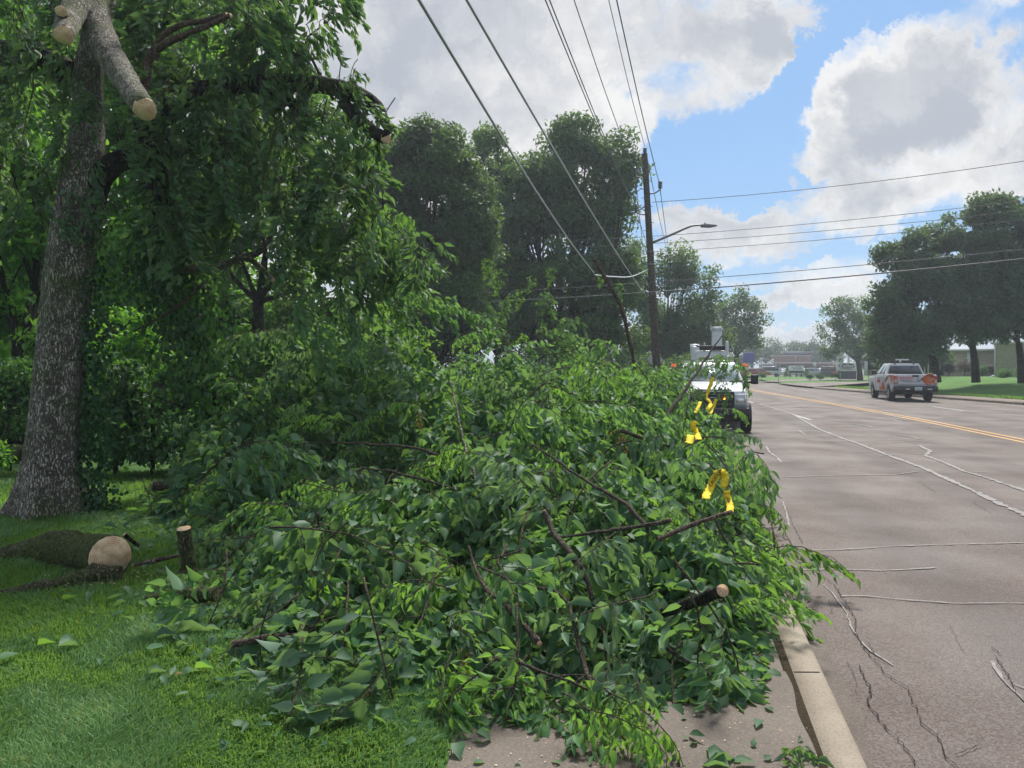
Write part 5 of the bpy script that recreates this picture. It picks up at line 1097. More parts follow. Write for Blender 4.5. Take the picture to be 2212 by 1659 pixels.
put_text('SPEED', .13, M_DKTXT, s_, (0, -.012, zc+h_*.34), (R(90), 0, 0), True); put_text('LIMIT', .13, M_DKTXT, s_, (0, -.012, zc+h_*.14), (R(90), 0, 0), True); put_text('30', .36, M_DKTXT, s_, (0, -.012, zc-h_*.2), (R(90), 0, 0), True)
s_, w_, zc, h_ = post_sign(1815, 770.5, 784, 80, 13.5, 'white sign with a crossed out right turn arrow in a red ring', 0)
mb = MB(); a = np.linspace(0, 2*math.pi, 33); Rr = w_*.40; tube(mb, [(math.cos(x)*Rr, -.012, zc+math.sin(x)*Rr) for x in a], .022, 4, cap=False); tube(mb, [(-Rr*.7, -.014, zc+Rr*.7), (Rr*.7, -.014, zc-Rr*.7)], .022, 4); grp(s_, mb, 'ring', mat('sign_red', (.35, .03, .04), .5))
mb = MB(); tube(mb, [(-Rr*.25, -.010, zc-Rr*.65), (-Rr*.25, -.010, zc+Rr*.2), (Rr*.2, -.010, zc+Rr*.25)], .045, 4); mb.add([(Rr*.1, -.012, zc+Rr*.6), (Rr*.1, -.012, zc-Rr*.1), (Rr*.75, -.012, zc+Rr*.25)], faces=[(0, 1, 2)]); grp(s_, mb, 'arrow', M_DKTXT)
for U, Vt, Vb, d, w__, lb in [(1760, 783, 790, 110, 6, 'small white sign on a post in front of the blue shop'), (1876, 775, 785, 84, 3.5, 'narrow white sign seen edge-on beside the gabled house')]: post_sign(U, Vt, Vb, d, w__, lb, 0)
# oval shop sign on its dark base
x, y, _ = W(1828, 793, 100); zs = thing('shop_sign', (x, y, .1), 'white shop sign with a dark oval and the word Zeller, on a dark planted base', 'sign'); zs.rotation_euler = (0, 0, -.12)
zt, zb = W(0, 783.6, 100)[2]-.1, W(0, 800.5, 100)[2]-.1; w_ = 41.*100/F
mb = MB(); box(mb, (0, 0, (zt+zb)/2), (w_, .35, zt-zb), .06); grp(zs, mb, 'panel', M_SIGNW)
mb = MB(); a = np.linspace(0, 2*math.pi, 41)[:-1]; cz = (zt+zb)/2+.08; ov = [(np.sign(math.cos(t_))*abs(math.cos(t_))**.6*w_*.40, -.185, cz+np.sign(math.sin(t_))*abs(math.sin(t_))**.8*.36) for t_ in a]; mb.add(ov, faces=[list(range(40))[::-1]]); grp(zs, mb, 'oval', M_DKTXT)
put_text('Zeller', .66, M_SIGNW, zs, (0, -.192, cz+.02), (R(90), 0, 0), True, 1.25); mb = MB(); box(mb, (.1, -.19, cz-.25), (w_*.62, .004, .03)); grp(zs, mb, 'underline', M_SIGNW)
put_text('INSURANCE GROUP', .12, M_DKTXT, zs, (0, -.182, zb+.12), (R(90), 0, 0), False, 1.2) if False else None
mb = MB(); box(mb, (.2, -.18, zb+.12), (1.7, .006, .05)); grp(zs, mb, 'small_line', M_DKTXT)
mb = MB(); box(mb, (.1, 0, zb/2-.03), (w_*.9, .5, zb-.04), .05); grp(zs, mb, 'base', mat('dark_sign_base', (.03, .04, .055), .7))
# metal light mast behind it
x, y, _ = W(1833, 793, 125); s_ = thing('light_mast', (x, y, .1), 'pale square metal mast rising behind the oval shop sign', 'street lamp'); mb = MB(); box(mb, (0, 0, 2.5), (.30, .30, 5)); grp(s_, mb, 'shaft', M_GALV); mb = MB(); box(mb, (-.15, 0, 5.0), (.9, .3, .16)); grp(s_, mb, 'lamp_head', M_GALV)
x, y, _ = W(1765, 793, 130); s_ = thing('light_mast', (x, y, .1), 'thin grey light mast with a cross head in front of the blue shop', 'street lamp'); mb = MB(); cyl(mb, (0, 0, 2.4), .07, 4.8, 'z', 8); grp(s_, mb, 'shaft', M_STEEL); mb = MB(); box(mb, (0, 0, 4.82), (1.1, .16, .09)); grp(s_, mb, 'lamp_head', M_STEEL)
# white trailer sign
x, y, _ = W(1720, 793, 120); s_ = thing('billboard', (x, y, .1), 'white roadside board on a dark stand in front of the brick shop', 'sign'); k = 120/F; zt, zb, zl = [W(0, v, 120)[2]-.1 for v in (790.5, 801, 806)]
mb = MB(); box(mb, (0, 0, (zt+zb)/2), (32*k, .2, zt-zb), .03); grp(s_, mb, 'panel', M_SIGNW); mb = MB(); box(mb, (0, 0, (zl+zb)/2-.02), (32*k, .3, zb-zl), .03); grp(s_, mb, 'lower_board', M_BLACKP)
for sx in (-1, 0, 1): mb = MB(); box(mb, (sx*12*k, 0, zl/2-.05), (.12, .12, zl)); grp(s_, mb, 'leg', M_BLACKP)
mb = MB(); tube(mb, spline([(-11*k, -.11, (zt+zb)/2+.12), (-8*k, -.11, (zt+zb)/2+.22), (-6*k, -.11, (zt+zb)/2-.05), (-5*k, -.11, zb+.12)], 5), .045, 4); grp(s_, mb, 'emblem', M_DKTXT)
mb = MB()
for z_, x0, x1 in [(.24, -3.5, 9), (.02, -3.5, 12), (-.16, 0, 12)]: 
    xx_ = x0
    while xx_ < x1: l_ = rng.uniform(1, 2.3); box(mb, ((xx_+l_/2)*k, -.108, (zt+zb)/2+z_), (l_*k*.85, .008, .11 if z_ > -.1 else .04)); xx_ += l_
grp(s_, mb, 'small_print', M_DKTXT)

# ---------------------------------------------------------------- buildings
def brick(name, c1, c2, mortar, sc=4, rough_=.85, wscale=(1, 1, 1)):
    def f(t, b, o):
        m = t.node('ShaderNodeMapping'); m.inputs['Rotation'].default_value = (R(90), 0, 0); t.l.new(o, m.inputs[0])
        br = t.node('ShaderNodeTexBrick'); t.l.new(m.outputs[0], br.inputs['Vector']); br.inputs['Scale'].default_value = sc
        br.inputs['Color1'].default_value = col4(c1); br.inputs['Color2'].default_value = col4(c2); br.inputs['Mortar'].default_value = col4(mortar); br.inputs['Mortar Size'].default_value = .03
        t.l.new(t.mix(t.mapr(t.noise(o, 1.2, 5, .6), .35, .7, 0, .35), br.outputs['Color'], col4(tuple(x*.6 for x in c1))), b.inputs['Base Color']); bump(t, b, t.noise(o, 12, 3), .4, .03)
    return pmat(name, f, rough_, .2)
M_BRICK = brick('tan_brick', (.26, .17, .14), (.31, .21, .17), (.30, .25, .22), 5)
M_STONE = brick('pale_stone', (.48, .40, .33), (.60, .52, .43), (.32, .27, .22), 1.8)
M_SIDING = paint('beige_siding', (.46, .40, .32), .6, .15, 0); M_ROOF = paint('slate_roof', (.055, .060, .085), .8, .3, 0); M_BLUE = paint('blue_wall', (.015, .06, .22), .6, .15, 0)
M_TRIM = paint('pale_trim', (.50, .42, .38), .6, .1, 0); M_WTRIM = paint('white_trim', (.66, .66, .66), .6, .1, 0); M_WIN = mat('window_glass', (.02, .028, .035), .12, spec=.7)
def bldg(name, U0, U1, d, z0, label, rz=0):
    x0, x1 = W(U0, 793, d)[0], W(U1, 793, d)[0]; th_ = math.atan2((x0+x1)/2, d); return thing(name, ((x0+x1)/2, d, z0), label, 'building', rz=-th_+rz), (x1-x0)*math.cos(th_)
def zat(V, d, z0): return W(0, V, d)[2]-z0
b_, w_ = bldg('brick_shop', 1669.6, 1752, 150, .1, 'flat roofed tan brick shop with a long pale canopy band beyond the corner lawn', .06)
h1, h2 = zat(769.5, 150, .1), zat(784.5, 150, .1)
mb = MB(); box(mb, (0, 4, h1/2), (w_, 8, h1), .03); grp(b_, mb, 'wall', M_BRICK)
mb = MB(); box(mb, (0, 4, h1+.08), (w_+.2, 8.2, .16)); grp(b_, mb, 'roof_edge', M_TRIM)
mb = MB(); box(mb, (2.6, -.9, h2), (w_+5.2, 1.9, .32), .04); grp(b_, mb, 'canopy', M_TRIM)
mb = MB(); box(mb, (6.5, 3.0, h2*.5-.1), (5.5, 5, h2-.3), .02); grp(b_, mb, 'side_wing', M_BRICK)
for i, cx in enumerate((-3.6, -3.2, -2.85)): mb = MB(); box(mb, (cx, -1.3, h2/2-.1), (.22, .22, h2-.3)); grp(b_, mb, 'column', M_TRIM)
for cx in (-1.6, .6, 2.6, 5.4, 7.8): mb = MB(); box(mb, (cx, -.02 if cx < 4 else .49, 1.1), (1.3, .06, 1.3)); grp(b_, mb, 'window', M_WIN)
mb = MB(); box(mb, (w_*.1, -.04, (h1+h2)/2+.3), (.14, .1, h1-h2-.3)); grp(b_, mb, 'pilaster', M_TRIM)
b_, w_ = bldg('blue_roofed_shop', 1676, 1800, 185, .1, 'large shop with a long slate roof and a bright blue wall behind the brick shop', .05)
hr, he, hb = zat(758, 185, .1), zat(770, 185, .1), zat(785, 185, .1)
mb = MB(); hexa(mb, [(-w_/2, 0, he), (w_/2, 0, he), (w_/2, 9, he), (-w_/2, 9, he)], [(-w_/2, 3.5, hr), (w_/2, 3.5, hr), (w_/2, 6, hr), (-w_/2, 6, hr)]); grp(b_, mb, 'roof', M_ROOF)
mb = MB(); box(mb, (0, 4.5, he/2-.02), (w_-.5, 8.5, he-.05)); grp(b_, mb, 'wall', M_BLUE)
mb = MB(); box(mb, (0, .15, hb/2), (w_-.3, .3, hb)); grp(b_, mb, 'lower_wall', M_BRICK); mb = MB(); box(mb, (w_*.38, 3.2, hr-.4), (.12, .3, .9)); grp(b_, mb, 'flue', M_WTRIM)
b_, w_ = bldg('restaurant', 1640, 1670, 146, .1, 'low restaurant front with white arches and awning left of the brick shop', 0)
h1 = zat(787, 146, .1); mb = MB(); box(mb, (0, 3, h1/2), (w_, 6, h1)); grp(b_, mb, 'wall', M_BRICK); mb = MB(); box(mb, (0, -.1, h1), (w_+.3, .5, .25)); grp(b_, mb, 'fascia', M_WTRIM)
for cx in (-1.1, -.75): mb = MB(); box(mb, (cx, -.4, (h1+1.0)/2), (.16, .2, h1+.9)); grp(b_, mb, 'pylon', M_WTRIM)
mb = MB(); box(mb, (-.9, -.4, h1+1.05), (.55, .4, .35), .04); grp(b_, mb, 'roof_sign', M_WTRIM)
mb = MB(); tube(mb, [(.1, -.3, h1+.2), (.7, -.3, h1+.55), (1.4, -.3, h1+1.0)], .07, 4); tube(mb, [(.5, -.3, h1+.1), (1.4, -.3, h1+.6)], .06, 4); grp(b_, mb, 'awning_frame', M_WTRIM)
mb = MB(); box(mb, (.2, -.05, h1*.45), (w_*.8, .08, h1*.4)); grp(b_, mb, 'window', mat('lilac_window', (.16, .12, .20), .3))
# gabled house
M_ROOFB = paint('brown_shingles', (.12, .10, .09), .85, .3, 0)
z0 = .85; b_, w_ = bldg('gabled_house', 1866, 1975, 76, z0, 'beige house with a steep white edged gable half covered by the drooping tree', 0)
k = 76/F*.90; hx = lambda U: (U-1920.5)*k; hz = lambda V: zat(V, 76, z0)
mb = MB(); xl, xr = hx(1870), hx(1973); xm = (xl+xr)/2
prism(mb, [(xl, 0), (xr, 0), (xr, hz(772)), (xm, hz(735)), (xl, hz(772))], .0, 8, 0, axis='y'); grp(b_, mb, 'wall', M_SIDING)
for s_, a_, e_ in ((-1, hx(1863), 1), (1, hx(1980), -1)):
    mb = MB(); A_ = np.array((a_, 4, hz(775))); Bb = np.array((xm, 4, hz(731))); n_ = unit(np.array((-(Bb-A_)[2]*e_*-1, 0, abs((Bb-A_)[0])))); hexa(mb, [(A_[0], -.5, A_[2]), (Bb[0], -.5, Bb[2]), (Bb[0], 8.5, Bb[2]), (A_[0], 8.5, A_[2])], [(A_[0], -.5, A_[2]+.22), (Bb[0], -.5, Bb[2]+.22), (Bb[0], 8.5, Bb[2]+.22), (A_[0], 8.5, A_[2]+.22)]); ro_ = grp(b_, mb, 'roof', M_ROOFB); mb = MB(); hexa(mb, [(A_[0], -.56, A_[2]-.04), (Bb[0], -.56, Bb[2]-.04), (Bb[0], -.50, Bb[2]-.04), (A_[0], -.50, A_[2]-.04)], [(A_[0], -.56, A_[2]+.26), (Bb[0], -.56, Bb[2]+.26), (Bb[0], -.50, Bb[2]+.26), (A_[0], -.50, A_[2]+.26)]); grp(ro_, mb, 'fascia', M_WTRIM)
mb = MB(); box(mb, (hx(1871), -.12, hz(780)/2), (.3, .2, hz(780))); grp(b_, mb, 'corner_board', M_WTRIM)
for cu in (1882, 1900, 1940): mb = MB(); box(mb, (hx(cu), -.03, 1.2), (.9, .06, 1.1)); grp(b_, mb, 'window', M_WIN)
mb = MB(); box(mb, (hx(1903), -1.6, .55), (1.9, .06, .09)); box(mb, (hx(1903), -1.6, .95), (1.9, .06, .09)); box(mb, (hx(1903), -1.6, 1.3), (1.9, .06, .09))
for cx in (-.95, 0, .95): box(mb, (hx(1903)+cx, -1.55, .65), (.1, .08, 1.3))
fe = mb.build('rail_fence', M_WTRIM); fe.location = b_.location; tag(fe, 'short white rail fence in front of the gabled house', 'fence')
# stone building
z0 = .85; b_, w_ = bldg('stone_building', 1985, 2150, 72, z0, 'long low building with a pale rough stone wall behind the trees', 0); k = 72/F*.88
h1 = zat(759, 72, z0); mb = MB(); box(mb, (.9, 4, h1/2), (w_-1.8, 8, h1), .02); grp(b_, mb, 'wall', M_STONE); mb = MB(); box(mb, (.6, 4, h1+.1), (w_-.8, 8.8, .20)); grp(b_, mb, 'roof', M_WTRIM)
mb = MB(); box(mb, (1.1, -.06, h1*.48), (.55, .10, h1*.95)); 
grp(b_, mb, 'pilaster', M_WTRIM)
for i in range(6): mb = MB(); box(mb, ((1990+i*8-2067.5)*k, -.35, h1*.48), (.12, .3, h1*.95)); grp(b_, mb, 'column', M_WTRIM)
mb = MB(); box(mb, ((2010-2067.5)*k, -.02, h1*.48), (2.3, .08, h1*.9)); grp(b_, mb, 'window', M_WIN)
# siding building
z0 = .75; b_, w_ = bldg('siding_building', 2149, 2290, 63, z0, 'beige building with wide horizontal siding at the right edge', 0); h1 = zat(742, 63, z0)
mb = MB(); nb = 16
for i in range(nb): 
    za, zb_ = i*h1/nb, (i+1)*h1/nb
    mb.add([(-w_/2, -.07, za), (w_/2, -.07, za), (w_/2, -.012, zb_), (-w_/2, -.012, zb_), (-w_/2, .01, za), (w_/2, .01, za)], faces=[(0, 1, 2, 3), (4, 5, 1, 0)])
grp(b_, mb, 'siding', M_SIDING); mb = MB(); box(mb, (0, 4.02, h1/2), (w_-.02, 8, h1)); grp(b_, mb, 'wall', M_SIDING); mb = MB(); box(mb, (0, 4, h1+.1), (w_+.5, 8.7, .2)); grp(b_, mb, 'roof', M_WTRIM)
mb = MB(); tube(mb, [(-w_/2-.05, -.12, h1), (-w_/2-.05, -.12, .2), (-w_/2-.05, -.12, .25)], .05, 6); tube(mb, [(-w_/2-.05, -.12, .28), (-w_/2-.75, -.5, -.02)], .06, 6); grp(b_, mb, 'downpipe', M_WTRIM)
def bush(U, V, ru, rv, d, m_, lb, leafL=.10):
    z = .8 if U > 2000 else .1; c = W(U, V, d); o_ = np.array((c[0], d, z)); root = thing('bush', o_, lb, 'bush'); mb = MB(); a, b = ru*d/F, rv*d/F
    for i in range(int(26*max(1, a/.8))): dr = rdir(1)[0]; cc = c+dr*np.array((a, a*.7, b))*rng.uniform(.3, .95); cc[2] = max(cc[2], z+.1); clump(mb, leaf4, cc-o_, .28, 75, leafL)
    o = mb.build('foliage', m_); o.parent = root; mb = MB(); tube(mb, [(0, 0, -.1), (0, 0, b)], .04, 5); o = mb.build('stem', M_BARKD); o.parent = root
for a_ in [(2050, 795, 14, 12, 66, M_PURP, 'purplish bush in front of the stone wall, left of its pair'), (2083, 793, 16, 14, 66, M_PURP, 'larger purplish bush against the stone wall beside a trunk'), (2123, 801, 9, 9, 66, M_SHRUB, 'round dark green ball bush behind the middle trunk'), (2141, 797, 9, 10, 67, M_PURP, 'small wine red bush at the corner of the siding building'), (2170, 808, 15, 10, 58, M_SHRUB, 'clipped dark bush under the siding wall'), (2206, 806, 13, 12, 58, M_SHRUB, 'clipped dark bush at the right edge under the siding wall'),
        (1750, 813, 8, 3.5, 88, M_SHRUB, 'low dark hedge left of its pair on the strip before the car park'), (1772, 813, 9, 3.5, 88, M_SHRUB, 'low dark hedge right of its pair on the strip before the car park'), (1805, 811, 14, 3.5, 92, M_SHRUB, 'longer low hedge near the oval shop sign'), (1646, 809, 10, 3, 95, M_SHRUB, 'pale green low bush beyond the corner lawn')]: bush(*a_)
for U, d in ((1700, 118), (1742, 118)):
    c = W(U, 800, d); root = thing('conical_shrub', (c[0], d, .1), 'small conical evergreen ' + ('left' if U < 1720 else 'right') + ' of the white roadside board', 'shrub'); mb = MB()
    for i in range(26): z_ = rng.uniform(.1, 1.5); a = rng.uniform(0, 6.28); q_ = (1.6-z_)*.34; clump(mb, leaf4, np.array((math.cos(a)*q_, math.sin(a)*q_, z_)), .2, 40, .12)
    o = mb.build('foliage', M_SHRUB); o.parent = root
# flag and small yard sign near the house
x, y, _ = W(1932, 793, 70); s_ = thing('flag', (x, y, .85), 'small red and white striped flag on a staff behind the pickup', 'flag'); mb = MB(); cyl(mb, (0, 0, 1.1), .02, 2.2, 'z', 6); grp(s_, mb, 'staff', M_GALV)
for i in range(6): mb = MB(); box(mb, (.28, .02*math.sin(i), 2.05-i*.13), (.55, .015, .125)); grp(s_, mb, 'stripe', M_WTRIM if i % 2 else M_REDTXT)

# ---------------------------------------------------------------- vehicles
def arch(yc, r, z, n=10, rev=True):
    a0 = math.asin(min(1, (z-.40)/r)) if z > .4 else 0; th = np.linspace(a0, math.pi-a0, n)
    return [(yc+math.cos(a)*r, .40+math.sin(a)*r) for a in th]
def wheel(root, x, y, r, w_, face, label=None, hub=M_RIM):
    o = bpy.data.objects.new('wheel', None); C.objects.link(o); o.parent = root; o.location = (x, y, r)
    mb = MB(); prof = [(.60, .5), (.92, .5), (1.0, .38), (1.0, -.38), (.92, -.5), (.60, -.5)]; k = 28; a = np.arange(k)*2*math.pi/k
    V = np.array([[(px*w_, math.cos(t_)*pr*r, math.sin(t_)*pr*r) for t_ in a] for pr, px in prof]); n = len(prof); i = np.arange(n)[:, None]*k; i2 = ((np.arange(n)+1) % n)[:, None]*k; j = np.arange(k)[None]; j2 = (j+1) % k
    mb.add(V.reshape(-1, 3), quads=np.stack((i+j, i+j2, i2+j2, i2+j), -1).reshape(-1, 4)); t_o = mb.build('tyre', M_TYRE); t_o.parent = o
    mb = MB(); s = face; cyl(mb, (s*w_*.28, 0, 0), r*.60, .02, 'x', 24, r2=r*.60)
    for q_ in range(5):
        an = q_*2*math.pi/5; c_, s2 = math.cos(an), math.sin(an); mb.add([(s*w_*.40, c_*r*.12-s2*r*.09, s2*r*.12+c_*r*.09), (s*w_*.40, c_*r*.12+s2*r*.09, s2*r*.12-c_*r*.09), (s*w_*.44, c_*r*.60+s2*r*.10, s2*r*.60-c_*r*.10), (s*w_*.44, c_*r*.60-s2*r*.10, s2*r*.60+c_*r*.10)], faces=[(0, 1, 2, 3)])
    cyl(mb, (s*w_*.40, 0, 0), r*.17, .05, 'x', 12); ringp = [(s*w_*.44, math.cos(t_)*r*.60, math.sin(t_)*r*.60) for t_ in np.linspace(0, 6.2832, 25)]; tube(mb, ringp, .018, 5, cap=False)
    r_o = mb.build('rim', hub); r_o.parent = o; return o
def frustum_panels(B, T): return B, T
PC = (20.95, 39.9, 0.0)
pk = thing('pickup_truck', PC, 'white pickup truck seen from behind with a large orange diamond on its tailgate', 'pickup truck', rz=R(-14.5))
tp = lambda y, z: 1-.055*max(0, (z-1.05)/.33)-.03*max(0, (.75-z)/.3)
fr = [(-.95, .47), (-.95, 1.36), (1.15, 1.36), (1.4, 1.31), (2.55, 1.20), (2.82, 1.08), (2.9, .75), (2.86, .46), (2.55, .42)]+arch(2.0, .50, .42)[0:]+[(1.44, .45)]
mb = MB(); prism(mb, fr, -1.0, 1.0, .035, taper=tp); grp(pk, mb, 'cab_body', M_WPAINT)
bs = [(-2.9, .80), (-2.9, 1.38), (-.97, 1.38), (-.97, .47), (-1.2, .47)]+arch(-1.72, .50, .47)+[(-2.26, .47), (-2.5, .60)]
for s in (-1, 1):
    mb = MB(); prism(mb, bs, s*.86, s*1.0, .03, taper=tp); grp(pk, mb, 'bedside', M_WPAINT)
mb = MB(); box(mb, (0, -1.93, .80), (1.72, 1.92, .06)); grp(pk, mb, 'bed_floor', M_BLACKP)
tg = MB(); box(tg, (0, -2.87, 1.08), (1.60, .07, .58), .02); tgo = grp(pk, tg, 'tailgate', M_WPAINT)
mb = MB(); box(mb, (0, -2.912, 1.30), (.30, .02, .10), .008); grp(tgo, mb, 'handle', M_BLACKP)
mb = MB(); box(mb, (0, -2.908, .86), (1.5, .008, .02)); box(mb, (0, -2.908, .835), (1.5, .006, .012)); grp(tgo, mb, 'crease', mat('panel_gap', (.2, .2, .21), .6))
put_text('WRIGHT', .155, M_REDTXT, tgo, (-.42, -2.912, 1.205), (R(90), 0, 0), True, 1.15)
mb = MB(); box(mb, (-.42, -2.910, 1.125), (.62, .004, .014)); grp(tgo, mb, 'underline', M_REDTXT)
put_text('Quality and Service', .062, M_DKTXT, tgo, (-.44, -2.911, 1.075), (R(90), 0, 0), False, 1.1)
put_text('Tree care', .045, M_DKTXT, tgo, (-.2, -2.911, 1.01), (R(90), 0, 0), False) if False else None
mb = MB(); box(mb, (-.22, -2.910, 1.012), (.75, .003, .018)); grp(tgo, mb, 'small_print', M_DKTXT)
em = MB(); em.add([(-.10, -2.915, 1.19), (.10, -2.915, 1.19), (.11, -2.915, 1.08), (0, -2.915, .99), (-.11, -2.915, 1.08)], faces=[(4, 3, 2, 1, 0)]); eo = grp(tgo, em, 'emblem', mat('emblem_dark', (.10, .13, .18), .4))
em = MB(); em.add([(-.085, -2.92, 1.165), (-.03, -2.92, 1.175), (0, -2.92, 1.12), (.03, -2.92, 1.175), (.085, -2.92, 1.165), (.075, -2.92, 1.10), (.035, -2.92, 1.125), (0, -2.92, 1.03), (-.035, -2.92, 1.125), (-.075, -2.92, 1.10)], faces=[(0, 9, 8, 1), (1, 8, 7, 2), (2, 7, 6, 3), (3, 6, 5, 4)]); grp(eo, em, 'horns', M_WTRIM); eo.location = (.17, 0, .02)
dm = MB(); cx, cz, q_ = .60, 1.13, .345; dpts = [(cx-q_, cz+.03), (cx-.04, cz-q_+.03), (cx+q_+.05, cz), (cx+.12, cz+q_-.06), (cx-.06, cz+q_-.07)]
dm.add([(x, -2.925, z) for x, z in dpts]+[(x, -2.910, z) for x, z in dpts], faces=[(0, 1, 2, 3, 4), (9, 8, 7, 6, 5)]+[(i, (i+1) % 5, (i+1) % 5+5, i+5) for i in range(5)]); do = grp(pk, dm, 'diamond_placard', M_ORANGE); 
mb = MB(); tube(mb, [(x, -2.928, z) for x, z in dpts+dpts[:1]], .012, 4, cap=False); grp(do, mb, 'border', mat('dark_orange', (.25, .03, .015), .6))
mb = MB(); box(mb, (.72, -2.93, 1.16), (.28, .004, .035), ry=R(-8)); box(mb, (.68, -2.93, 1.09), (.20, .004, .03), ry=R(-8)); box(mb, (.56, -2.93, 1.24), (.22, .004, .02)); grp(do, mb, 'small_print', mat('pale_orange', (.75, .35, .22), .6))
for s in (-1, 1):
    mb = MB(); box(mb, (s*.905, -2.895, 1.10), (.17, .06, .42), .02); to = grp(pk, mb, 'tail_lamp', M_TAIL)
    mb = MB(); box(mb, (s*.905, -2.93, 1.02), (.11, .01, .20), .004); grp(to, mb, 'reverse_lens', mat('pale_lens', (.55, .38, .35), .2))
mb = MB(); prism(mb, [(-3.02, .54), (-3.04, .76), (-2.86, .79), (-2.80, .62), (-2.84, .50)], -1.0, 1.0, .03); bo = grp(pk, mb, 'rear_bumper', M_BLACKP)
for s, cx in ((-1, -.38), (1, .62)): mb = MB(); box(mb, (cx, -3.045, .64), (.20, .02, .06), .005); grp(bo, mb, 'step_light', mat('pale_plastic', (.5, .5, .52), .4))
mb = MB(); box(mb, (.10, -3.05, .665), (.32, .015, .155), .004); po = grp(bo, mb, 'licence_plate', M_SIGNW); put_text('7A 1906', .08, mat('plate_blue', (.12, .2, .3), .5), po, (.10, -3.06, .66), (R(90), 0, 0), True) if False else None
mb = MB(); box(mb, (.10, -3.060, .66), (.24, .004, .05)); grp(po, mb, 'characters', mat('plate_blue', (.12, .22, .30), .5))
mb = MB(); box(mb, (0, -2.2, .50), (1.3, 1.2, .18), .03); box(mb, (0, -1.72, .40), (1.7, .14, .14)); box(mb, (0, 0, .42), (1.5, 3.4, .16)); box(mb, (0, 2.0, .40), (1.7, .14, .14)); cyl(mb, (.45, -2.2, .40), .09, .7, 'y', 10); grp(pk, mb, 'underbody', M_BLACKP)
for s in (-1, 1): wheel(pk, s*.86, -1.72, .40, .28, s); wheel(pk, s*.86, 2.0, .40, .28, s)
B = [(-.93, -.93, 1.35), (.93, -.93, 1.35), (.93, 1.42, 1.33), (-.93, 1.42, 1.33)]; T_ = [(-.72, -.72, 1.93), (.72, -.72, 1.93), (.72, .55, 1.94), (-.72, .55, 1.94)]
mb = MB(); hexa(mb, B, T_, .05); gh = grp(pk, mb, 'greenhouse', M_WPAINT)
mb = MB(); panel(mb, B[0], B[1], T_[1], T_[0], .05, .95, .06, .80); grp(pk, mb, 'rear_window', M_GLASS)
for s in (-1, 1):
    q = (B[3], B[0], T_[0], T_[3]) if s < 0 else (B[1], B[2], T_[2], T_[1])
    for nm, poly in (('front_side_window', [(.14, .06), (.52, .06), (.52, .84), (.22, .84)] if s < 0 else [(.48, .06), (.86, .06), (.78, .84), (.48, .84)]), ('rear_side_window', [(.56, .06), (.82, .06), (.84, .84), (.56, .84)] if s < 0 else [(.18, .06), (.44, .06), (.44, .84), (.16, .84)])):
        mb = MB(); panel(mb, *q, 0, 1, 0, 1, poly=poly); grp(pk, mb, nm, mat('side_glass', (.25, .32, .34), .08, spec=.9))
    mb = MB(); box(mb, (s*1.10, 1.08, 1.46), (.20, .14, .20), .03); box(mb, (s*.97, 1.10, 1.38), (.16, .08, .06)); grp(pk, mb, 'mirror', M_BLACKP)
    for yy in (-.35, .55): mb = MB(); box(mb, (s*1.0, yy, 1.18), (.04, .16, .04), .01); grp(pk, mb, 'door_handle', M_BLACKP)
    mb = MB(); 
    for yy in (-.55, .18, 1.2): box(mb, (s*.994, yy, .93), (.006, .012, .80))
    grp(pk, mb, 'door_gap', mat('gap', (.12, .12, .13), .7))
    mb = MB(); mb.add([(s*1.004, y_, z_) for y_, z_ in [(-2.45, 1.02), (-2.3, .72), (-2.32, 1.02), (-2.1, 1.26), (-1.5, 1.26), (-1.25, .95), (-1.1, .9), (-1.0, .95), (-1.0, 1.12), (-2.1, 1.34), (-2.75, 1.34), (-2.8, 1.2)]], faces=[list(range(12)) if s > 0 else list(range(11, -1, -1))]); grp(pk, mb, 'orange_graphic', M_ORANGE)
    mb = MB(); mb.add([(s*1.004, y_, z_) for y_, z_ in [(-.93, .52), (.3, .52), (-.3, .80), (-.5, 1.02), (-.93, .75)]], faces=[list(range(5)) if s < 0 else list(range(4, -1, -1))]); grp(pk, mb, 'orange_graphic', M_ORANGE)
    put_text('WRIGHT', .24, M_REDTXT, pk, (s*1.008, .42, .98), (R(90), 0, R(90*s)), True, .8)
mb = MB(); box(mb, (0, -.1, 2.03), (1.05, .04, .03)); box(mb, (0, -.62, 2.0), (1.3, .04, .03))
for s in (-1, 1): box(mb, (s*.45, -.66, 1.72), (.07, .05, .62), rx=R(18)); box(mb, (s*.45, -.62, 1.98), (.05, .05, .08))
grp(pk, mb, 'rack', M_BLACKP)
mb = MB(); box(mb, (0, -.35, 2.14), (.62, .14, .06), .015); cyl(mb, (-.10, -.35, 2.04), .05, .14, 'z', 10); grp(pk, mb, 'light_bar', M_WTRIM)
mb = MB(); 
hm = thing('green_helmet', (PC[0]+.55, PC[1]-1.9, 0), 'bright green round load showing above the pickup tailgate', 'bag'); clump(mb, leaf4, np.array((0, 0, 1.30)), .22, 420, .06, squash=.7); o = mb.build('load', mat('bright_green', (.03, .22, .02), .5)); o.parent = hm; hm.name = 'green_bag'

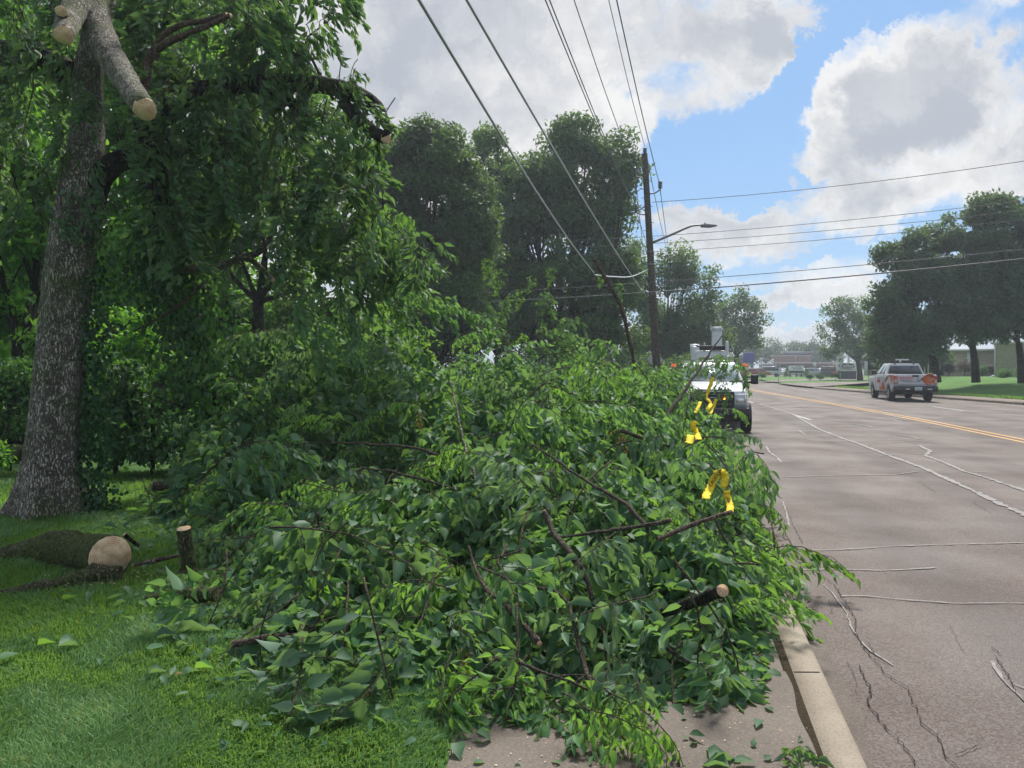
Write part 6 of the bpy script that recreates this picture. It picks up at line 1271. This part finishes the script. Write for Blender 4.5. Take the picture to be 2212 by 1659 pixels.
# bucket truck, facing the camera; local +y runs to its rear
bt = thing('bucket_truck', (5.23, 19.35, 0), 'white bucket truck with black grille, lit amber light and folded boom behind the heap', 'truck', rz=R(-13.5))
fd = [(.10, .70), (.10, 1.12), (.35, 1.20), (1.42, 1.38), (1.42, .50), (1.36, .50)]+[(.86+math.cos(a)*.50, .39+math.sin(a)*.50) for a in np.linspace(.2, math.pi-.2, 10)]+[(.32, .50)]
tph = lambda y, z: 1-.10*max(0, (z-.95)/.35)-.03*max(0, (.5-y)/.5)
mb = MB(); prism(mb, fd, -.97, .97, .05, taper=tph); grp(bt, mb, 'hood', M_WPAINT)
mb = MB(); box(mb, (0, .70, 1.275), (1.05, 1.15, .05), .02, rx=R(9.5)); grp(bt, mb, 'hood_bulge', M_WPAINT)
cb = [(1.43, .50), (1.43, 1.40), (3.20, 1.42), (3.20, .50)]
mb = MB(); prism(mb, cb, -.97, .97, .03, taper=lambda y, z: 1-.03*max(0, (z-1.1)/.3)); grp(bt, mb, 'cab', M_WPAINT)
B = [(.91, 1.36, 1.39), (-.91, 1.36, 1.39), (-.93, 3.15, 1.40), (.93, 3.15, 1.40)]; T_ = [(.73, 2.0, 1.93), (-.73, 2.0, 1.93), (-.75, 3.0, 1.95), (.75, 3.0, 1.95)]
B = [B[1], B[0], B[3], B[2]]; T_ = [T_[1], T_[0], T_[3], T_[2]]
mb = MB(); hexa(mb, B, T_, .05); grp(bt, mb, 'greenhouse', M_WPAINT)
mb = MB(); panel(mb, B[0], B[1], T_[1], T_[0], .04, .96, .05, .88, corner=0); ws = grp(bt, mb, 'windshield', M_WSHIELD)
mb = MB(); panel(mb, B[0], B[1], T_[1], T_[0], .03, .97, .015, .06, .010); grp(bt, mb, 'wiper', M_BLACKP)
mb = MB(); box(mb, (.05, 1.87, 1.76), (.34, .04, .12), .02); grp(bt, mb, 'rear_view_mirror', M_BLACKP)
for s in (-1, 1):
    q = (B[3], B[0], T_[0], T_[3]) if s < 0 else (B[1], B[2], T_[2], T_[1]); mb = MB(); panel(mb, *q, .1, .9, .08, .84); grp(bt, mb, 'side_window', M_GLASS)
    mb = MB(); box(mb, (s*1.21, 1.45, 1.45), (.20, .10, .27), .035); grp(bt, mb, 'mirror', M_BLACKP)
    mb = MB(); box(mb, (s*1.03, 1.50, 1.52), (.26, .05, .04)); box(mb, (s*1.03, 1.50, 1.37), (.26, .05, .05)); grp(bt, mb, 'mirror_arm', M_BLACKP)
    mb = MB(); box(mb, (s*.745, .085, .93), (.33, .10, .30), .025); ho = grp(bt, mb, 'headlight', M_LAMPGL)
    mb = MB(); box(mb, (s*.72, .033, .90), (.20, .02, .13), .01); box(mb, (s*.86, .033, .93), (.04, .02, .22), .008); grp(ho, mb, 'lens', M_CHROME)
    wheel(bt, s*.93, .86, .40, .27, s, hub=M_STEEL); wheel(bt, s*.90, 5.0, .40, .34, s, hub=M_STEEL)
    mb = MB(); tube(mb, [(s*1.08, 3.4, 1.2), (s*1.08, 3.4, 1.80)], .022, 6); so_ = grp(bt, mb, 'beacon_post', M_GALV)
    mb = MB(); cyl(mb, (s*1.08, 3.4, 1.86), .075, .09, 'z', 14); grp(so_, mb, 'beacon', M_BEACON)
mb = MB(); box(mb, (0, .06, .93), (1.16, .08, .44), .03); go = grp(bt, mb, 'grille', M_BLACKP)
mb = MB(); 
for z_ in (.80, .93, 1.06): box(mb, (0, .015, z_), (1.06, .03, .035), .008)
grp(go, mb, 'grille_bars', mat('dark_chrome', (.10, .105, .11), .3, .6))
mb = MB(); a = np.linspace(0, 6.2832, 25); tube(mb, [(math.cos(x)*.11, -.01, .93+math.sin(x)*.05) for x in a], .010, 5, cap=False); grp(go, mb, 'oval_emblem', M_CHROME)
mb = MB(); cyl(mb, (.33, -.02, .965), .038, .03, 'y', 14); grp(bt, mb, 'amber_light', M_AMBER)
mb = MB(); prism(mb, [(-.12, .42), (-.14, .70), (.10, .72), (.20, .60), (.15, .36), (0, .34)], -.97, .97, .04); bo = grp(bt, mb, 'bumper', M_BLACKP)
mb = MB(); box(mb, (0, -.135, .685), (1.86, .02, .03)); grp(bo, mb, 'bumper_lip', M_STEEL)
mb = MB(); box(mb, (0, 2.2, .45), (1.5, 4.6, .2)); cyl(mb, (0, .86, .40), .06, 1.6, 'x', 8); grp(bt, mb, 'chassis', M_BLACKP)
mb = MB(); box(mb, (0, 5.0, 1.02), (2.16, 3.3, .75), .03); grp(bt, mb, 'utility_body', M_WPAINT)
mb = MB(); box(mb, (-.42, 4.6, 2.12), (.24, .5, .72), .05); cyl(mb, (-.42, 4.6, 2.38), .19, .30, 'x', 18); box(mb, (.05, 4.5, 1.95), (1.05, .35, .16), .03); box(mb, (.05, 4.7, 1.6), (.5, .5, .6), .04); grp(bt, mb, 'turret', M_WPAINT)
mb = MB(); box(mb, (.07, 4.1, 2.22), (1.0, .30, .22), .05); box(mb, (.58, 4.1, 2.42), (.10, .24, .42), .03); box(mb, (-.12, 4.1, 2.42), (.06, .24, .34), .02); grp(bt, mb, 'lower_boom', M_WPAINT)
mb = MB(); box(mb, (.26, 4.0, 2.78), (.32, .34, .62), .03); box(mb, (.26, 4.0, 3.02), (.40, .10, .07), .02); bk = grp(bt, mb, 'upper_boom', M_WPAINT)
mb = MB(); box(mb, (.26, 3.82, 3.0), (.27, .01, .11), .0); 
for s in (-1, 1): cyl(mb, (.26+s*.08, 3.82, 2.97), .014, .03, 'y', 8)
grp(bk, mb, 'boom_plate', M_GALV)
mb = MB(); box(mb, (.12, 3.93, 2.42), (.80, .12, .14), .03); tube(mb, spline([(-.4, 3.95, 2.5), (-.1, 3.9, 2.40), (.2, 3.9, 2.42)], 5), .03, 6); grp(bt, mb, 'hoses', M_BLACKP)
mb = MB(); box(mb, (0, 3.32, 1.98), (1.5, .06, .05)); box(mb, (-.72, 3.32, 1.7), (.05, .05, .6)); box(mb, (.72, 3.32, 1.7), (.05, .05, .6)); grp(bt, mb, 'headache_rack', M_WPAINT)
bt.scale = (.97, .97, .97)
# small parked cars
def car(U, V, d, rz, m_, lb, L=4.6, Hh=1.45, suv=False):
    x, y, _ = W(U, 793, d); root = thing('parked_car', (x, y, .13), lb, 'car', 'vehicles parked by the shops', rz=rz)
    body = [(-L/2, .35), (-L/2, .85), (-L*.42, .95), (L*.22, .95), (L*.45, .78), (L/2, .60), (L/2, .32), (L*.42, .30)]+[(L*.30+math.cos(a)*.36, .32+math.sin(a)*.36) for a in np.linspace(.1, 3.04, 7)]+[(-L*.30+math.cos(a)*.36, .32+math.sin(a)*.36) for a in np.linspace(.1, 3.04, 7)]+[(-L*.42, .30)]
    mb = MB(); prism(mb, body, -.88, .88, .05); grp(root, mb, 'body', m_)
    b0, b1, t0, t1 = (-L*.45, L*.25, -L*.42, L*.10) if suv else (-L*.40, L*.26, -L*.22, L*.10); zt = Hh+(.3 if suv else 0)
    Bq = [(-.80, b0, .93), (.80, b0, .93), (.80, b1, .93), (-.80, b1, .93)]; Tq = [(-.62, t0, zt), (.62, t0, zt), (.62, t1, zt), (-.62, t1, zt)]
    mb = MB(); hexa(mb, Bq, Tq, .05); grp(root, mb, 'cabin', m_)
    mb = MB()
    for q in ((Bq[0], Bq[1], Tq[1], Tq[0]), (Bq[1], Bq[2], Tq[2], Tq[1]), (Bq[2], Bq[3], Tq[3], Tq[2]), (Bq[3], Bq[0], Tq[0], Tq[3])): panel(mb, *q, .08, .92, .10, .86, .012)
    grp(root, mb, 'windows', M_GLASS)
    for s in (-1, 1):
        for yy in (-L*.30, L*.30): mb = MB(); cyl(mb, (s*.80, yy, .32), .32, .2, 'x', 16); grp(root, mb, 'wheel', M_TYRE); 
    return root
P_SIL = paint('silver_paint', (.50, .52, .56), .3, .1); P_RED = paint('red_paint', (.35, .03, .02), .3, .1); P_DK = paint('dark_paint', (.04, .045, .06), .3, .1); P_OR = paint('rust_orange_paint', (.35, .09, .04), .35, .1)
car(1753, 0, 124, R(-80), P_SIL, 'silver sedan parked between the white roadside board and the blue shop', 4.9)
car(1701, 0, 128, R(-60), P_SIL, 'silver car mostly hidden left of the white roadside board', 4.6)
car(1783, 0, 120, R(-20), P_DK, 'dark suv parked left of the red one near the oval sign', 4.7, suv=True)
car(1798, 0, 122, R(-25), P_RED, 'red suv parked right beside the oval sign', 4.7, suv=True)
car(1776, 0, 132, R(-10), P_SIL, 'small white car behind the dark suv', 4.4)
car(1655, 0, 122, R(70), P_SIL, 'grey pickup parked in front of the restaurant windows', 5.2, suv=True)
car(1628, 0, 115, R(80), P_OR, 'rust orange car with a pale roof left of the restaurant', 4.8)
car(1612, 0, 112, R(85), P_RED, 'red car just right of the truck mirror', 4.6)
x, y, _ = W(1617, 793, 105); s_ = thing('tall_shop_sign', (x, y, .1), 'purple and blue shop sign on a post seen between the leaves above the truck', 'sign'); mb = MB(); box(mb, (0, 0, zat(773, 105, .1)), (1.5, .2, 1.4), .03); grp(s_, mb, 'panel', mat('purple_blue', (.10, .09, .35), .5)); mb = MB(); cyl(mb, (0, .15, 1.5), .07, 3, 'z', 8); grp(s_, mb, 'post', M_GALV)

# ---------------------------------------------------------------- yellow tape
def tape(pts, wd, label, words=()):
    pts = [(u, v, min(d, (surf(u, v) or d)-.22)) for u, v, d in pts]; dm = min(p_[2] for p_ in pts); pts = [(u, v, min(d, dm+.25)) for u, v, d in pts]
    P = spline([W(*p_) for p_ in pts], 7); n = len(P); org = P[0]; T, U, B = frames(P); mb = MB(); V = []
    th = np.cumsum(rng.normal(0, .09, n)); P[1:-1] += rng.normal(0, wd*.07, (n-2, 3))
    for i in range(n):
        lat = np.array((1., 0, 0))*math.cos(th[i])+np.array((0, 1., .2))*math.sin(th[i]); lat = unit(lat-T[i]*lat.dot(T[i])); V += [P[i]-lat*wd/2, P[i]+lat*wd/2]
    q = [(2*i, 2*i+1, 2*i+3, 2*i+2) for i in range(n-1)]; mb.add(V, quads=q); o = mb.build('caution_tape', M_TAPE, smooth=True, origin=tuple(org)); tag(o, label, 'tape')
    m_ = o.modifiers.new('thickness', 'SOLIDIFY'); m_.thickness = .0008
    for i, wrd in words:
        t_ = T[i]; side = unit(np.cross(t_, (0, 1., 0))); fwd = np.array((0, -1., 0)); t2 = unit(np.cross(fwd, side))
        x_ = t_ if t_[2] > 0 else -t_; z_ = unit(np.cross(x_, unit(np.cross((0, -1., 0), x_)))); M = Matrix(((x_[0], side[0], 0, 0), (x_[1], side[1], 0, 0), (x_[2], side[2], 0, 0), (0, 0, 0, 1)))
        y_ = unit(np.cross((0, -1., 0), x_)); n_ = unit(np.cross(x_, y_)); M = Matrix(((x_[0], y_[0], n_[0], 0), (x_[1], y_[1], n_[1], 0), (x_[2], y_[2], n_[2], 0), (0, 0, 0, 1)))
        lo = bpy.data.objects.new('lettering', text_mesh(wrd, wd*.62, M_DKTXT, .001, True)); C.objects.link(lo); lo.parent = o; lo.matrix_local = Matrix.Translation(Vector(P[i]-org+np.array((0, -.012, 0)))) @ M
    return o
tape([(1524, 1078, 7.5), (1533, 1055, 7.5), (1545, 1030, 7.55), (1556, 1021, 7.6), (1565, 1026, 7.55), (1566, 1040, 7.5), (1560, 1054, 7.5)], .065, 'loop of yellow caution tape hanging over a twig at the road side of the heap', [(14, 'CAUTION')])
tape([(1570, 1060, 7.4), (1572, 1078, 7.35), (1577, 1092, 7.3), (1574, 1110, 7.3)], .060, 'short yellow caution tape strip dangling below the taped twig', [(8, 'AUT')])
tape([(1540, 815, 14.0), (1532, 840, 13.9), (1526, 858, 13.8), (1535, 872, 13.8), (1528, 885, 13.7)], .06, 'crumpled yellow tape dangling in front of the truck windshield')
tape([(1547, 862, 13.6), (1540, 880, 13.6), (1534, 895, 13.5)], .05, 'yellow tape strip in front of the truck grille')
tape([(1513, 868, 13.4), (1508, 880, 13.4), (1502, 892, 13.3)], .05, 'small yellow tape end left of the grille')
tape([(1500, 910, 13.0), (1497, 925, 13.0), (1505, 935, 12.9), (1508, 950, 12.8)], .06, 'yellow tape hanging in the leaves below the truck bumper')
tape([(1492, 940, 12.5), (1489, 958, 12.5)], .07, 'lowest small piece of yellow tape in the leaves')

# ---------------------------------------------------------------- thin haze volume, added partly to imitate lens glare over the trees
def haze(den=.0011):
    m = bpy.data.materials.new('haze'); m.use_nodes = True; t = NT(m.node_tree); t.n.clear(); v = t.node('ShaderNodeVolumePrincipled')
    v.inputs['Color'].default_value = (.80, .88, .97, 1); v.inputs['Density'].default_value = den; v.inputs['Anisotropy'].default_value = .3
    o = t.node('ShaderNodeOutputMaterial'); t.l.new(v.outputs[0], o.inputs['Volume'])
    mb = MB(); box(mb, (20, 120, 12), (700, 700, 30.0)); mb.V[-1] = np.array(mb.V[-1]); ob = mb.build('haze', m); tag(ob, kind='stuff'); return ob
HAZE = True
if HAZE: haze()
